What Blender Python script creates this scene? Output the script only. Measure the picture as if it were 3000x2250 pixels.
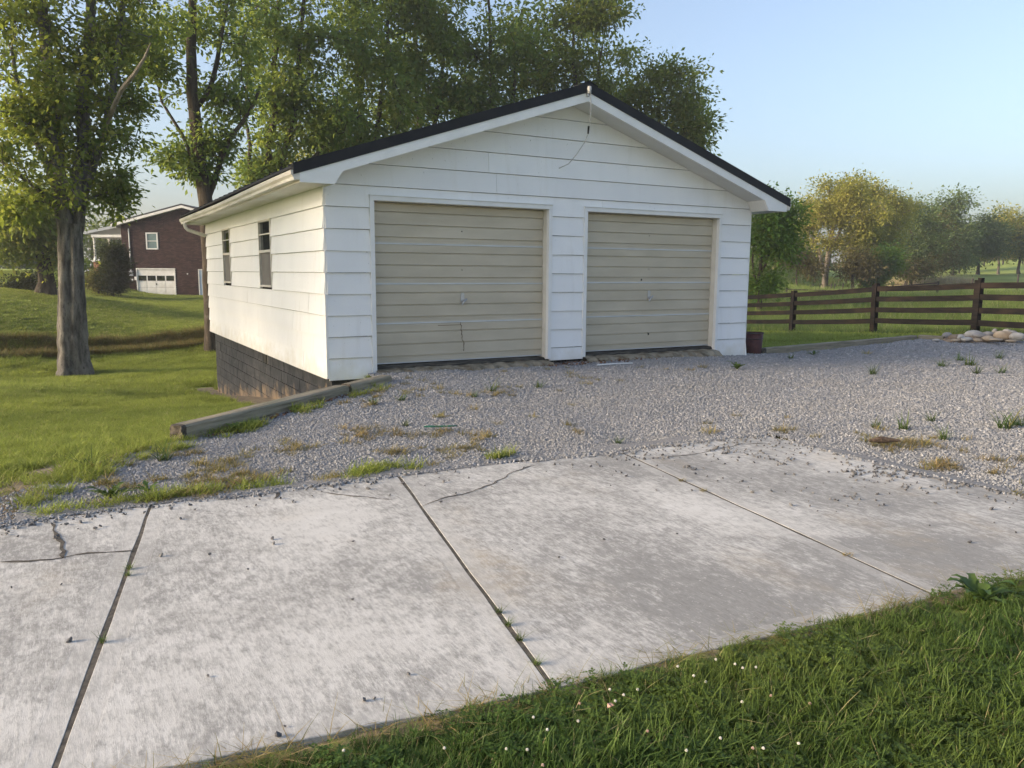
import bpy, math, random
import numpy as np
from mathutils import Vector, Matrix

for o in list(bpy.data.objects):
    bpy.data.objects.remove(o)
SC = bpy.context.scene
COL = SC.collection
RNG = np.random.default_rng(11)
random.seed(5)

# ------------------------------------------------------------------ camera
CAM = np.array([-3.0486, -10.4093, 1.4381])
YAW, PITCH, ROLL, FPX = .5165, -.1409, .0055, 2300.0
_f = np.array([math.sin(YAW) * math.cos(PITCH), math.cos(YAW) * math.cos(PITCH), math.sin(PITCH)])
_r = np.array([math.cos(YAW), -math.sin(YAW), 0.0])
_u = np.cross(_r, _f)
_r2 = _r * math.cos(ROLL) + _u * math.sin(ROLL)
_u2 = -_r * math.sin(ROLL) + _u * math.cos(ROLL)
cam_data = bpy.data.cameras.new('camera')
cam = bpy.data.objects.new('camera', cam_data)
COL.objects.link(cam)
cam.matrix_world = Matrix(((_r2[0], _u2[0], -_f[0], CAM[0]), (_r2[1], _u2[1], -_f[1], CAM[1]),
                           (_r2[2], _u2[2], -_f[2], CAM[2]), (0, 0, 0, 1)))
cam_data.sensor_fit = 'HORIZONTAL'
cam_data.sensor_width = 36
cam_data.lens = 36 * FPX / 3000
cam_data.clip_start = .05
cam_data.clip_end = 6000
SC.camera = cam

# ------------------------------------------------------------------ sky, sun, exposure
SUN_EL = math.radians(18.0)
SUN_DIR = Vector((-.97, .24, 0)).normalized() * math.cos(SUN_EL) + Vector((0, 0, math.sin(SUN_EL)))
world = bpy.data.worlds.new('World')
SC.world = world
world.use_nodes = True
wn = world.node_tree.nodes
wl = world.node_tree.links
wn.clear()
sky = wn.new('ShaderNodeTexSky')
sky.sky_type = 'NISHITA'
sky.sun_disc = False
sky.sun_elevation = math.radians(14.0)
sky.sun_rotation = math.atan2(SUN_DIR.x, SUN_DIR.y)
sky.air_density = 1.0
sky.dust_density = 3.7
sky.ozone_density = 2.6
bg = wn.new('ShaderNodeBackground')
bg.inputs['Strength'].default_value = .066
wo = wn.new('ShaderNodeOutputWorld')
hs = wn.new('ShaderNodeHueSaturation')      # the whole dome a little greyer: humid evening air
hs.inputs['Saturation'].default_value = .82
wl.new(sky.outputs[0], hs.inputs['Color'])
wl.new(hs.outputs[0], bg.inputs[0])
wl.new(bg.outputs[0], wo.inputs[0])
sun_data = bpy.data.lights.new('sun', 'SUN')
sun_data.energy = 1.0
sun_data.angle = math.radians(14.0)
sun_data.color = (1.0, .79, .52)
sun = bpy.data.objects.new('sun', sun_data)
COL.objects.link(sun)
sun.rotation_euler = SUN_DIR.to_track_quat('Z', 'Y').to_euler()
SC.view_settings.view_transform = 'Standard'
SC.view_settings.look = 'None'
SC.view_settings.exposure = 2.45
SC.view_settings.use_white_balance = True
SC.view_settings.white_balance_temperature = 6550
SC.view_settings.white_balance_tint = 12
SC.view_settings.gamma = 1
SC.view_settings.use_curve_mapping = False
SC.cycles.max_bounces = 6
SC.cycles.transparent_max_bounces = 8
SC.cycles.use_denoising = True

# ------------------------------------------------------------------ layout helpers (photo pixel -> real place)
S = 3000 / 2212


def ray(x, y):
    return _f + _r2 * (x * S - 1500) / FPX + _u2 * (1125 - y * S) / FPX


def onz(x, y, z):
    d = ray(x, y)
    return CAM + d * (z - CAM[2]) / d[2]


def atd(x, y, dist):
    d = ray(x, y)
    return CAM + d * dist / math.hypot(d[0], d[1])


# ------------------------------------------------------------------ mesh helpers
ORG = {}


def mesh_np(name, V, F, mat=None, parent=None, smooth=False, attrs=None, local=False, link=True):
    V = np.asarray(V, dtype=np.float64).reshape(-1, 3)
    if parent is not None and not local:
        V = V - ORG.get(parent, np.zeros(3))
    me = bpy.data.meshes.new(name)
    if isinstance(F, np.ndarray):
        n, k = F.shape
        me.vertices.add(len(V))
        me.vertices.foreach_set('co', V.astype(np.float32).ravel())
        me.loops.add(n * k)
        me.loops.foreach_set('vertex_index', F.astype(np.int32).ravel())
        me.polygons.add(n)
        me.polygons.foreach_set('loop_start', np.arange(0, n * k, k, dtype=np.int32))
        me.polygons.foreach_set('loop_total', np.full(n, k, dtype=np.int32))
        me.update(calc_edges=True)
    else:
        me.from_pydata(V.tolist(), [], F)
        me.update()
    if smooth and len(me.polygons):
        me.polygons.foreach_set('use_smooth', np.ones(len(me.polygons), dtype=bool))
    if attrs:
        for an, av in attrs.items():
            a = me.attributes.new(an, 'FLOAT', 'POINT')
            a.data.foreach_set('value', np.asarray(av, dtype=np.float32))
    if mat:
        me.materials.append(mat)
    o = bpy.data.objects.new(name, me)
    if link:
        COL.objects.link(o)
    if parent is not None:
        o.parent = parent
        ORG[o] = ORG.get(parent, np.zeros(3))
    return o


def share(o, parent, loc=(0, 0, 0), name=None):
    c = bpy.data.objects.new(name or o.name.split('.')[0], o.data)
    COL.objects.link(c)
    c.parent = parent
    c.location = loc
    return c


def tag(o, label=None, cat=None, group=None, kind=None):
    if label:
        o['label'] = label
    if cat:
        o['category'] = cat
    if group:
        o['group'] = group
    if kind:
        o['kind'] = kind
    return o


def thing(name, loc, label, cat, group=None, rz=0):
    o = bpy.data.objects.new(name, None)
    o.empty_display_size = .2
    COL.objects.link(o)
    o.location = loc
    o.rotation_euler = (0, 0, rz)
    ORG[o] = np.array(loc, float)
    return tag(o, label, cat, group)


class MB:
    def __init__(s):
        s.V = []
        s.F = []

    def add(s, vs, fs):
        b = len(s.V)
        s.V += [tuple(map(float, v)) for v in vs]
        s.F += [tuple(i + b for i in f) for f in fs]
        return s

    def box(s, x0, x1, y0, y1, z0, z1):
        return s.add([(x0, y0, z0), (x1, y0, z0), (x1, y1, z0), (x0, y1, z0), (x0, y0, z1), (x1, y0, z1), (x1, y1, z1), (x0, y1, z1)],
                     [(0, 3, 2, 1), (4, 5, 6, 7), (0, 1, 5, 4), (1, 2, 6, 5), (2, 3, 7, 6), (3, 0, 4, 7)])

    def hexa(s, a, b):
        """two quads (4 points each) joined"""
        return s.add(list(a) + list(b), [(3, 2, 1, 0), (4, 5, 6, 7), (0, 1, 5, 4), (1, 2, 6, 5), (2, 3, 7, 6), (3, 0, 4, 7)])

    def beam(s, p, q, w, h, up=(0, 0, 1)):
        p, q = Vector(p), Vector(q)
        d = (q - p).normalized()
        side = d.cross(Vector(up)).normalized()
        u = side.cross(d).normalized()
        a = [p + side * sx * w / 2 + u * sz * h / 2 for sx, sz in ((-1, -1), (1, -1), (1, 1), (-1, 1))]
        b = [q + side * sx * w / 2 + u * sz * h / 2 for sx, sz in ((-1, -1), (1, -1), (1, 1), (-1, 1))]
        return s.hexa(a, b)

    def prism(s, poly, fa, fb):
        """poly 2D; fa(pt)->3D front, fb(pt)->3D back"""
        n = len(poly)
        vs = [fa(p) for p in poly] + [fb(p) for p in poly]
        fs = [tuple(range(n)), tuple(range(2 * n - 1, n - 1, -1))]
        fs += [(i, i + n, (i + 1) % n + n, (i + 1) % n) for i in range(n)]
        return s.add(vs, fs)

    def tube(s, pts, rad, n=8, cap=True):
        pts = [Vector(p) for p in pts]
        if not hasattr(rad, '__len__'):
            rad = [rad] * len(pts)
        b = len(s.V)
        ref = None
        for i, p in enumerate(pts):
            d = (pts[min(i + 1, len(pts) - 1)] - pts[max(i - 1, 0)]).normalized()
            if ref is None:
                ref = d.orthogonal().normalized()
            ref = (ref - d * ref.dot(d)).normalized()
            w = d.cross(ref)
            for k in range(n):
                a = 2 * math.pi * k / n
                q = p + (ref * math.cos(a) + w * math.sin(a)) * rad[i]
                s.V.append(tuple(q))
        for i in range(len(pts) - 1):
            for k in range(n):
                s.F.append((b + i * n + k, b + i * n + (k + 1) % n, b + (i + 1) * n + (k + 1) % n, b + (i + 1) * n + k))
        if cap:
            s.F.append(tuple(b + k for k in range(n - 1, -1, -1)))
            e = b + (len(pts) - 1) * n
            s.F.append(tuple(e + k for k in range(n)))
        return s

    def lathe(s, prof, c=(0, 0, 0), n=16):
        b = len(s.V)
        for r, z in prof:
            for k in range(n):
                a = 2 * math.pi * k / n
                s.V.append((c[0] + r * math.cos(a), c[1] + r * math.sin(a), c[2] + z))
        for i in range(len(prof) - 1):
            for k in range(n):
                s.F.append((b + i * n + k, b + i * n + (k + 1) % n, b + (i + 1) * n + (k + 1) % n, b + (i + 1) * n + k))
        return s

    def build(s, name, mat, parent=None, smooth=False, local=False, attrs=None):
        return mesh_np(name, s.V, s.F, mat, parent, smooth, attrs, local)


# ------------------------------------------------------------------ material helpers
class NT:
    def __init__(s, name, rough=.8):
        s.m = bpy.data.materials.new(name)
        s.m.use_nodes = True
        s.t = s.m.node_tree
        s.t.nodes.clear()
        s.out = s.n('ShaderNodeOutputMaterial')
        s.b = s.n('ShaderNodeBsdfPrincipled')
        s.b.inputs['Roughness'].default_value = rough
        s.b.inputs['Specular IOR Level'].default_value = .3
        s.l(s.b.outputs[0], s.out.inputs[0])

    def n(s, t, **kw):
        x = s.t.nodes.new(t)
        for k, v in kw.items():
            setattr(x, k, v)
        return x

    def l(s, a, b):
        s.t.links.new(a, b)

    def coord(s, scale=(1, 1, 1), obj=False, rot=(0, 0, 0)):
        if obj:
            c = s.n('ShaderNodeTexCoord').outputs['Object']
        else:
            c = s.n('ShaderNodeNewGeometry').outputs['Position']
        m = s.n('ShaderNodeMapping')
        m.inputs['Scale'].default_value = scale
        m.inputs['Rotation'].default_value = rot
        s.l(c, m.inputs[0])
        return m.outputs[0]

    def noise(s, scale, detail=4, rough=.55, co=None, dist=0):
        x = s.n('ShaderNodeTexNoise')
        x.inputs['Scale'].default_value = scale
        x.inputs['Detail'].default_value = detail
        x.inputs['Roughness'].default_value = rough
        x.inputs['Distortion'].default_value = dist
        if co is None:
            co = s.coord()
        s.l(co, x.inputs['Vector'])
        return x.outputs['Fac']

    def ramp(s, fac, lo, hi, a=0.0, b=1.0):
        x = s.n('ShaderNodeMapRange')
        x.inputs[1].default_value = lo
        x.inputs[2].default_value = hi
        x.inputs[3].default_value = a
        x.inputs[4].default_value = b
        s.l(fac, x.inputs[0])
        return x.outputs[0]

    def mix(s, fac, a, b, mode='MIX'):
        x = s.n('ShaderNodeMix', data_type='RGBA', blend_type=mode)
        for sock, v in ((x.inputs[0], fac), (x.inputs[6], a), (x.inputs[7], b)):
            if isinstance(v, (int, float)):
                sock.default_value = v
            elif isinstance(v, tuple):
                sock.default_value = (*v[:3], 1)
            else:
                s.l(v, sock)
        return x.outputs[2]

    def math(s, op, a, b=0.0):
        x = s.n('ShaderNodeMath', operation=op)
        for sock, v in ((x.inputs[0], a), (x.inputs[1], b)):
            if isinstance(v, (int, float)):
                sock.default_value = v
            else:
                s.l(v, sock)
        return x.outputs[0]

    def attr(s, name):
        return s.n('ShaderNodeAttribute', attribute_name=name).outputs['Fac']

    def rnd(s):
        return s.n('ShaderNodeObjectInfo').outputs['Random']

    def col(s, c):
        if isinstance(c, tuple):
            s.b.inputs['Base Color'].default_value = (*c, 1)
        else:
            s.l(c, s.b.inputs['Base Color'])
        s.last = c

    def bump(s, h, strength=.3, dist=.01):
        x = s.n('ShaderNodeBump')
        x.inputs['Strength'].default_value = strength
        x.inputs['Distance'].default_value = dist
        s.l(h, x.inputs['Height'])
        s.l(x.outputs[0], s.b.inputs['Normal'])
        return x.outputs[0]


def simple(name, c1, c2, scale=3, rough=.8, lo=.35, hi=.65, bump=0, bscale=60, bdist=.004, rand=0, stretch=(1, 1, 1), metal=0, spec=.3):
    m = NT(name, rough)
    co = m.coord(stretch)
    c = m.mix(m.ramp(m.noise(scale, 5, co=co), lo, hi), c1, c2)
    if rand:
        r = m.ramp(m.rnd(), 0, 1, 1 - rand, 1 + rand)
        v = m.n('ShaderNodeVectorMath', operation='SCALE')
        m.l(c, v.inputs[0])
        m.l(r, v.inputs['Scale'])
        c = v.outputs[0]
    m.col(c)
    m.b.inputs['Metallic'].default_value = metal
    m.b.inputs['Specular IOR Level'].default_value = spec
    if bump:
        m.bump(m.noise(bscale, 4, co=co), bump, bdist)
    return m.m


def leafmat(name, c1, c2, c3, trans=.45, clump=.35):
    """leaf colour varies per leaf (attribute) and per clump of the crown"""
    m = NT(name, .65)
    a = m.attr('tint')
    c = m.mix(m.ramp(a, 0, .7), c1, c2)
    c = m.mix(m.ramp(a, .72, 1), c, c3)
    c = m.mix(m.ramp(m.noise(clump, 2), .35, .65), m.mix(.5, c, c1), c)
    m.col(c)
    m.b.inputs['Specular IOR Level'].default_value = .25
    t = m.n('ShaderNodeBsdfTranslucent')
    m.l(m.mix(.5, c, (.30, .34, .03)), t.inputs[0])
    mx = m.n('ShaderNodeMixShader')
    mx.inputs[0].default_value = trans
    m.l(m.b.outputs[0], mx.inputs[1])
    m.l(t.outputs[0], mx.inputs[2])
    m.l(mx.outputs[0], m.out.inputs[0])
    return m.m


M = {}


def siding(name, dirt):
    m = NT(name, .55)
    n1 = m.noise(1.1, 5, co=m.coord((1, 1, 1)))
    c = m.mix(m.ramp(n1, .35, .7), (.78, .785, .79), (.84, .84, .835))
    st = m.noise(2.5, 5, co=m.coord((3.0, 3.0, .35)))
    c = m.mix(m.ramp(st, .55, .85, 0, .36), c, (.62, .60, .55))
    z = m.n('ShaderNodeSeparateXYZ')
    m.l(m.n('ShaderNodeNewGeometry').outputs['Position'], z.inputs[0])
    low = m.ramp(m.math('ADD', z.outputs[2], m.ramp(m.noise(4, 4), .3, .7, -.15, .15)), .25, -.05, 0, dirt)
    c = m.mix(low, c, (.60, .56, .46))
    sp = m.noise(38, 3, .7, co=m.coord((1, 1, .5)))
    c = m.mix(m.ramp(sp, .715, .73), c, (.33, .32, .31))
    r = m.ramp(m.rnd(), 0, 1, .955, 1.03)
    v = m.n('ShaderNodeVectorMath', operation='SCALE')
    m.l(c, v.inputs[0])
    m.l(r, v.inputs['Scale'])
    m.col(v.outputs[0])
    m.bump(m.noise(90, 4, co=m.coord((.25, .25, 1.2))), .12, .003)
    return m.m


M['siding'] = siding('white_painted_siding', .55)
M['trim'] = simple('white_trim_paint', (.78, .78, .77), (.70, .70, .68), 3, .5, .4, .75, .1, 60)
M['jamb'] = simple('cream_jamb_paint', (.70, .67, .60), (.62, .59, .52), 4, .6)
M['gutter'] = simple('gutter_aluminium', (.66, .63, .57), (.52, .48, .42), 2.5, .45, .4, .7, stretch=(3, .5, 3))
M['soffit'] = simple('soffit_paint', (.70, .70, .69), (.62, .61, .58), 2, .6, .35, .7)
M['roof'] = simple('black_metal_roof', (.010, .011, .014), (.016, .017, .020), 3, .6, spec=.25)
M['cracked'] = simple('rust_crack', (.09, .035, .012), (.03, .018, .012), 30, .9)
M['steel'] = simple('dull_steel', (.55, .55, .56), (.42, .42, .43), 20, .35, metal=.8)
M['black'] = simple('black_rubber', (.012, .012, .012), (.02, .02, .02), 10, .6)
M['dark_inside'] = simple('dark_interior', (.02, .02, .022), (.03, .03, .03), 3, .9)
M['cable'] = simple('old_white_cable', (.55, .54, .52), (.4, .39, .36), 20, .6)


def doormat():
    m = NT('tan_steel_door', .48)
    c = m.mix(m.ramp(m.noise(2.2, 5, co=m.coord((.6, 1, 2))), .35, .7), (.48, .425, .325), (.57, .51, .40))
    c = m.mix(m.ramp(m.noise(55, 3, .7), .5, .75, 0, .35), c, (.58, .53, .43))
    c = m.mix(m.ramp(m.noise(9, 4, co=m.coord((.12, 1, 4))), .62, .8, 0, .4), c, (.58, .57, .53))
    m.col(c)
    m.bump(m.noise(130, 3), .18, .002)
    m.b.inputs['Specular IOR Level'].default_value = .4
    return m.m


M['door'] = doormat()
M['doorlip'] = simple('door_joint_strip', (.58, .59, .58), (.48, .49, .48), 6, .4, stretch=(.3, 1, 1))


def glassmat():
    m = NT('window_glass', .04)
    m.col((.012, .014, .014))
    m.b.inputs['Specular IOR Level'].default_value = .9
    return m.m


M['glass'] = glassmat()
M['screen'] = simple('insect_screen', (.13, .12, .11), (.17, .16, .15), 3, .7)


def blockmat():
    m = NT('black_painted_block', .85)
    c = m.mix(m.ramp(m.noise(5, 5), .35, .7), (.026, .029, .034), (.058, .060, .066))
    c = m.mix(m.ramp(m.noise(14, 5, .65, co=m.coord((1, .25, 1))), .60, .75, 0, .5), c, (.15, .15, .15))
    g = m.attr('above')
    k = m.math('ADD', g, m.ramp(m.noise(3.5, 4), .3, .7, -.22, .22))
    c = m.mix(m.ramp(k, .20, -.08, 0, .8), c, (.27, .195, .125))
    m.col(c)
    m.bump(m.noise(120, 3), .4, .004)
    return m.m


def slabmat():
    m = NT('old_concrete', .85)
    big = m.noise(.75, 5, .6, co=m.coord((1, 1, 1)), dist=.4)
    fine = m.noise(26, 6, .75, co=m.coord((1, .5, 1), rot=(0, 0, .17)))
    fine2 = m.noise(95, 5, .75, co=m.coord((1, .16, 1), rot=(0, 0, .17)))
    mid = m.noise(4.5, 5, .65)
    base = m.mix(m.ramp(mid, .3, .7), (.50, .485, .45), (.60, .585, .55))
    thr = m.math('ADD', m.math('MULTIPLY', big, .58), m.math('ADD', m.math('MULTIPLY', fine, .50), m.math('MULTIPLY', fine2, .50)))
    xs_ = m.n('ShaderNodeSeparateXYZ')
    m.l(m.n('ShaderNodeNewGeometry').outputs['Position'], xs_.inputs[0])
    worn = m.math('ADD', m.ramp(xs_.outputs[0], -3.5, 2.2, -.03, .03), m.ramp(xs_.outputs[1], -7.0, -8.0, 0, .05))
    dark = m.ramp(m.math('ADD', thr, worn), .71, .88, 0, .9)
    c = m.mix(dark, base, m.mix(m.ramp(fine2, .35, .65), (.16, .156, .146), (.28, .272, .255)))
    tan = m.math('MULTIPLY', m.ramp(m.noise(.9, 3, co=m.coord((1.3, .8, 1), rot=(0, 0, 1.1))), .57, .75), m.ramp(m.noise(9, 4), .3, .7))
    c = m.mix(m.math('MULTIPLY', tan, .55), c, (.42, .34, .23))
    edge = m.attr('edge')
    c = m.mix(m.math('MULTIPLY', edge, .35), c, (.46, .445, .415))
    sp = m.noise(75, 2, .6)
    c = m.mix(m.ramp(sp, .66, .74, 0, .45), c, (.28, .28, .29))
    sp2 = m.noise(48, 2, .6, co=m.coord((1.1, 1.1, 1.1)))
    c = m.mix(m.ramp(sp2, .66, .74, 0, .6), c, (.60, .58, .54))
    m.col(c)
    h = m.math('ADD', m.math('MULTIPLY', fine2, .6), m.math('MULTIPLY', fine, .6))
    m.bump(h, .35, .006)
    return m.m


def timbermat():
    m = NT('weathered_timber', .9)
    co = m.coord((1, 14, 14), obj=True)
    n = m.noise(2.2, 6, .65, co=co)
    c = m.mix(m.ramp(n, .3, .7), (.14, .12, .085), (.36, .315, .235))
    c = m.mix(m.ramp(m.noise(1.3, 3, co=m.coord((1, 3, 3), obj=True)), .5, .75, 0, .5), c, (.20, .20, .13))
    c = m.mix(m.ramp(m.noise(3, 4, .7, co=m.coord((.7, 26, 26), obj=True)), .64, .68), c, (.05, .042, .035))
    m.col(c)
    m.bump(n, .7, .012)
    return m.m


M['block'] = blockmat()
M['mortar'] = simple('grey_mortar', (.16, .155, .15), (.24, .22, .19), 12, .9)
M['slab'] = slabmat()
M['timber'] = timbermat()
M['timber_end'] = simple('rotten_timber_end', (.055, .048, .04), (.14, .12, .095), 18, .95, bump=.9, bscale=40, bdist=.02)
M['soil'] = simple('dirt', (.16, .12, .085), (.25, .20, .145), 8, .95, bump=.6, bscale=45, bdist=.015)
M['sill'] = simple('rotted_sill', (.035, .033, .03), (.13, .12, .10), 9, .95, .4, .7, .9, 30, .02, stretch=(.4, 3, 3))
M['apron'] = simple('crumbling_apron', (.12, .095, .06), (.30, .27, .21), 7, .95, .35, .65, .9, 25, .02)
M['gravelbed'] = simple('gravel_bed', (.17, .17, .175), (.29, .285, .28), 60, .95, .35, .65, 1.0, 70, .02)


def stonemat(name, cols):
    m = NT(name, .9)
    r = m.rnd()
    c = m.mix(m.ramp(r, 0, .35), cols[0], cols[1])
    c = m.mix(m.ramp(r, .45, .75), c, cols[2])
    c = m.mix(m.ramp(r, .93, .96), c, cols[3])
    c = m.mix(m.ramp(m.noise(25, 4, co=m.coord(obj=True)), .3, .7, 0, .4), c, cols[0])
    c = m.mix(m.ramp(m.noise(.55, 4, .6, co=m.coord((1, 1.6, 1))), .47, .68, 0, .5), c, m.mix(.5, c, (.27, .255, .225)))
    m.col(c)
    return m.m


M['gravel'] = stonemat('grey_gravel', [(.19, .197, .212), (.25, .255, .266), (.31, .312, .318), (.45, .445, .44)])
M['strayst'] = stonemat('dark_stray_gravel', [(.07, .07, .075), (.10, .10, .105), (.15, .148, .145), (.2, .2, .19)])


def grassblade(name, base, tip, dry, dryamt=.12, trans=.35, patch=.7):
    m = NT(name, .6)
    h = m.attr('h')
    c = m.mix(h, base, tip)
    t = m.attr('tint')
    c = m.mix(m.ramp(t, 1 - dryamt, 1 - dryamt + .02), c, dry)
    p = m.noise(patch, 3)
    c = m.mix(m.ramp(p, .35, .68, 0, .55), c, m.mix(.55, c, (.24, .27, .045)))
    c = m.mix(m.ramp(m.noise(patch * 3.1, 3), .5, .75, 0, .5), c, m.mix(.6, c, (.07, .11, .02)))
    r = m.ramp(m.rnd(), 0, 1, .78, 1.2)
    v = m.n('ShaderNodeVectorMath', operation='SCALE')
    m.l(c, v.inputs[0])
    m.l(r, v.inputs['Scale'])
    c = v.outputs[0]
    m.col(c)
    m.b.inputs['Specular IOR Level'].default_value = .3
    tr = m.n('ShaderNodeBsdfTranslucent')
    m.l(c, tr.inputs[0])
    mx = m.n('ShaderNodeMixShader')
    mx.inputs[0].default_value = trans
    m.l(m.b.outputs[0], mx.inputs[1])
    m.l(tr.outputs[0], mx.inputs[2])
    m.l(mx.outputs[0], m.out.inputs[0])
    return m.m


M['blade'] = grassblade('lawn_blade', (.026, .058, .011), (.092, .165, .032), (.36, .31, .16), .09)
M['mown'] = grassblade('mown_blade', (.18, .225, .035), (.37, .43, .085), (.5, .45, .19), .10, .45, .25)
M['tall'] = grassblade('field_blade', (.10, .165, .03), (.25, .33, .08), (.48, .42, .23), .14, .45, .08)
M['straw'] = grassblade('dry_blade', (.22, .16, .07), (.42, .32, .15), (.18, .17, .05), .25, .3)
M['weed'] = grassblade('weed_blade', (.035, .075, .015), (.075, .14, .035), (.20, .19, .07), .1, .3)
M['reed'] = grassblade('reed_blade', (.35, .29, .17), (.62, .52, .36), (.5, .42, .25), .2, .3)
M['sedge'] = grassblade('ditch_grass', (.10, .075, .025), (.30, .21, .08), (.10, .13, .03), .25, .3)


def groundmat():
    m = NT('lawn_ground', .95)
    g = m.attr('grass')
    c = m.mix(m.ramp(m.noise(.25, 5), .35, .65), (.18, .23, .04), (.28, .345, .07))
    c = m.mix(m.ramp(m.noise(2.5, 5, .65), .45, .75, 0, .5), c, (.19, .22, .06))
    c = m.mix(m.ramp(m.noise(.06, 3), .5, .7, 0, .4), c, (.19, .20, .06))
    d = m.mix(m.ramp(m.noise(9, 5), .35, .65), (.16, .12, .08), (.29, .235, .165))
    k = m.math('ADD', g, m.ramp(m.noise(5, 5, .65), .3, .7, -.3, .3))
    m.col(m.mix(m.ramp(k, .35, .6), d, c))
    m.bump(m.noise(30, 5), .5, .02)
    return m.m


M['ground'] = groundmat()

# ------------------------------------------------------------------ terrain
def krig(pts, L, nug=1e-4):
    P = np.array(pts, float)
    mean = P[:, 2].mean()
    d = np.linalg.norm(P[:, None, :2] - P[None, :, :2], axis=2) / L
    K = (1 + d) * np.exp(-d) + np.eye(len(P)) * nug
    w = np.linalg.solve(K, P[:, 2] - mean)

    def f(x, y):
        x = np.asarray(x, float)
        y = np.asarray(y, float)
        sh = x.shape
        q = np.stack([x.ravel(), y.ravel()], 1)
        out = np.empty(len(q))
        for i in range(0, len(q), 20000):
            dd = np.linalg.norm(q[i:i + 20000, None] - P[None, :, :2], axis=2) / L
            out[i:i + 20000] = ((1 + dd) * np.exp(-dd)) @ w + mean
        return out.reshape(sh)
    return f


SLAB_Z = -.10
T_A = np.array([-2.20, -2.60])      # timber near end
T_B = np.array([.24, -1.02])        # timber far end
gravel_h = krig([(.7, 0, .05), (3.55, 0, .02), (5.5, 0, .035), (7.8, 0, -.05), (8.6, .4, -.07), (.2, -1.1, .02),
                 (-1, -1.9, -.06), (-2.2, -2.6, -.125), (-3, -4.0, -.115), (-3.4, -4.8, -.10), (-.9, -4.8, -.10),
                 (1.2, -4.9, -.10), (2.8, -5.2, -.10), (2.7, -7.5, -.10), (4, -3, -.03), (1.5, -2.5, -.02), (8, -3, -.06),
                 (12, -4, -.03), (6, -7, -.08), (13.9, .7, 0.0), (16, -.5, .02), (22, -2, .1), (20, -8, .05), (4, -12, -.1),
                 (28, -12, .1)], 6)
GPOLY = np.array([(-2.20, -2.56), (.26, -.98), (.62, .12), (8.5, .33), (13.9, .70), (16.3, .2), (28, -3), (28, -14), (3.3, -13),
                  (2.72, -8.4), (2.70, -7.4), (2.62, -6.6), (2.72, -5.75), (2.75, -5.2), (1.42, -5.04), (1.1, -5.14), (0, -5.0), (-.9, -4.93),
                  (-2.6, -4.92), (-3.6, -4.92), (-4.2, -4.90), (-3.5, -4.1), (-2.85, -3.2)])


def poly_sd(x, y, poly):
    """signed distance, positive inside"""
    x = np.asarray(x, float)
    y = np.asarray(y, float)
    ins = np.zeros(x.shape, bool)
    dm = np.full(x.shape, 1e9)
    n = len(poly)
    for i in range(n):
        x0, y0 = poly[i]
        x1, y1 = poly[(i + 1) % n]
        c = ((y0 > y) != (y1 > y)) & (x < (x1 - x0) * (y - y0) / (y1 - y0 + 1e-12) + x0)
        ins ^= c
        t = np.clip(((x - x0) * (x1 - x0) + (y - y0) * (y1 - y0)) / ((x1 - x0) ** 2 + (y1 - y0) ** 2), 0, 1)
        dm = np.minimum(dm, np.hypot(x - x0 - t * (x1 - x0), y - y0 - t * (y1 - y0)))
    return np.where(ins, dm, -dm)


lawn_pts = [(-2.35, -2.7, -.14), (-3.2, -4.4, -.12), (-4.5, -4.6, -.13), (-3.6, -2.3, -.25), (-3.8, -.3, -.40), (-4, 3.2, -.72), (-4.3, 8.8, -1.12),
            (-2.2, 1.65, -.62), (-1.5, .06, -.45), (-1.0, -1.2, -.28), (0, -.5, -.27), (0, 1.5, -.55), (0, 3.3, -.77), (0, 6.3, -1.12), (0, 9.3, -1.49), (-2, 6, -1.05),
            (0, 12, -1.55), (-2.95, 15.75, -1.63), (4, 12, -1.45), (8, 12, -1.0), (2, 17, -1.62), (-8, 15, -1.6), (-10, 5, -1.0), (-10, -4, -.3), (-6, -8, -.12),
            (8.2, 2, -.15), (8.2, 6, -.35), (8.5, 10, -.6), (12, 2, -.15), (14, 4, -.25), (16.1, .5, -.08), (16.9, 3.9, -.32), (17.8, 7.6, -.55), (19, 12, -.75),
            (15, 10, -.7), (22, 4, -.45), (22, -1, .05), (26, 10, -.7), (30, 0, .1),
            (-3, -8.3, -.13), (-1, -8.5, -.115), (1.5, -8.8, -.10), (0, -10.4, -.12), (-4, -11, -.13), (3, -11, -.11), (6, -13, -.1), (-3, -14, -.15),
            (4, 3, -.3), (4, 7, -.6)]
lawn_pts += [tuple(atd(x, y, d)) for x, y, d in
             [(338, 637, 64), (295, 634, 65), (250, 620, 66), (210, 606, 67), (420, 639, 61), (520, 642, 58), (380, 640, 72), (300, 632, 78), (200, 650, 46), (350, 690, 42), (200, 720, 34), (430, 712, 35), (60, 700, 34),
              (330, 655, 54), (0, 625, 50), (20, 595, 78), (170, 592, 80), (1812, 650, 70), (1755, 632, 90), (1950, 620, 100), (2090, 618, 100),
              (2168, 572, 150), (1960, 591, 150), (1680, 625, 75), (1690, 590, 90), (1640, 640, 55), (1900, 655, 50), (2100, 650, 50),
              (2212, 555, 165), (2000, 570, 175), (1800, 590, 150), (2212, 600, 110)]]
lawn_pts += [(-60, 40, -.5), (-60, -20, -.3), (60, -30, .5), (0, -40, 0), (-30, 90, 1), (40, 110, 0), (200, 20, 3), (150, 150, 3)]
lawn_h = krig(lawn_pts, 16)
# the ditch behind the big tree
DITCH = [onz(-260, 812, -1.75), onz(0, 797, -1.75), onz(150, 787, -1.75), onz(300, 775, -1.75), onz(460, 762, -1.75), onz(640, 740, -1.75)]


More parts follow.
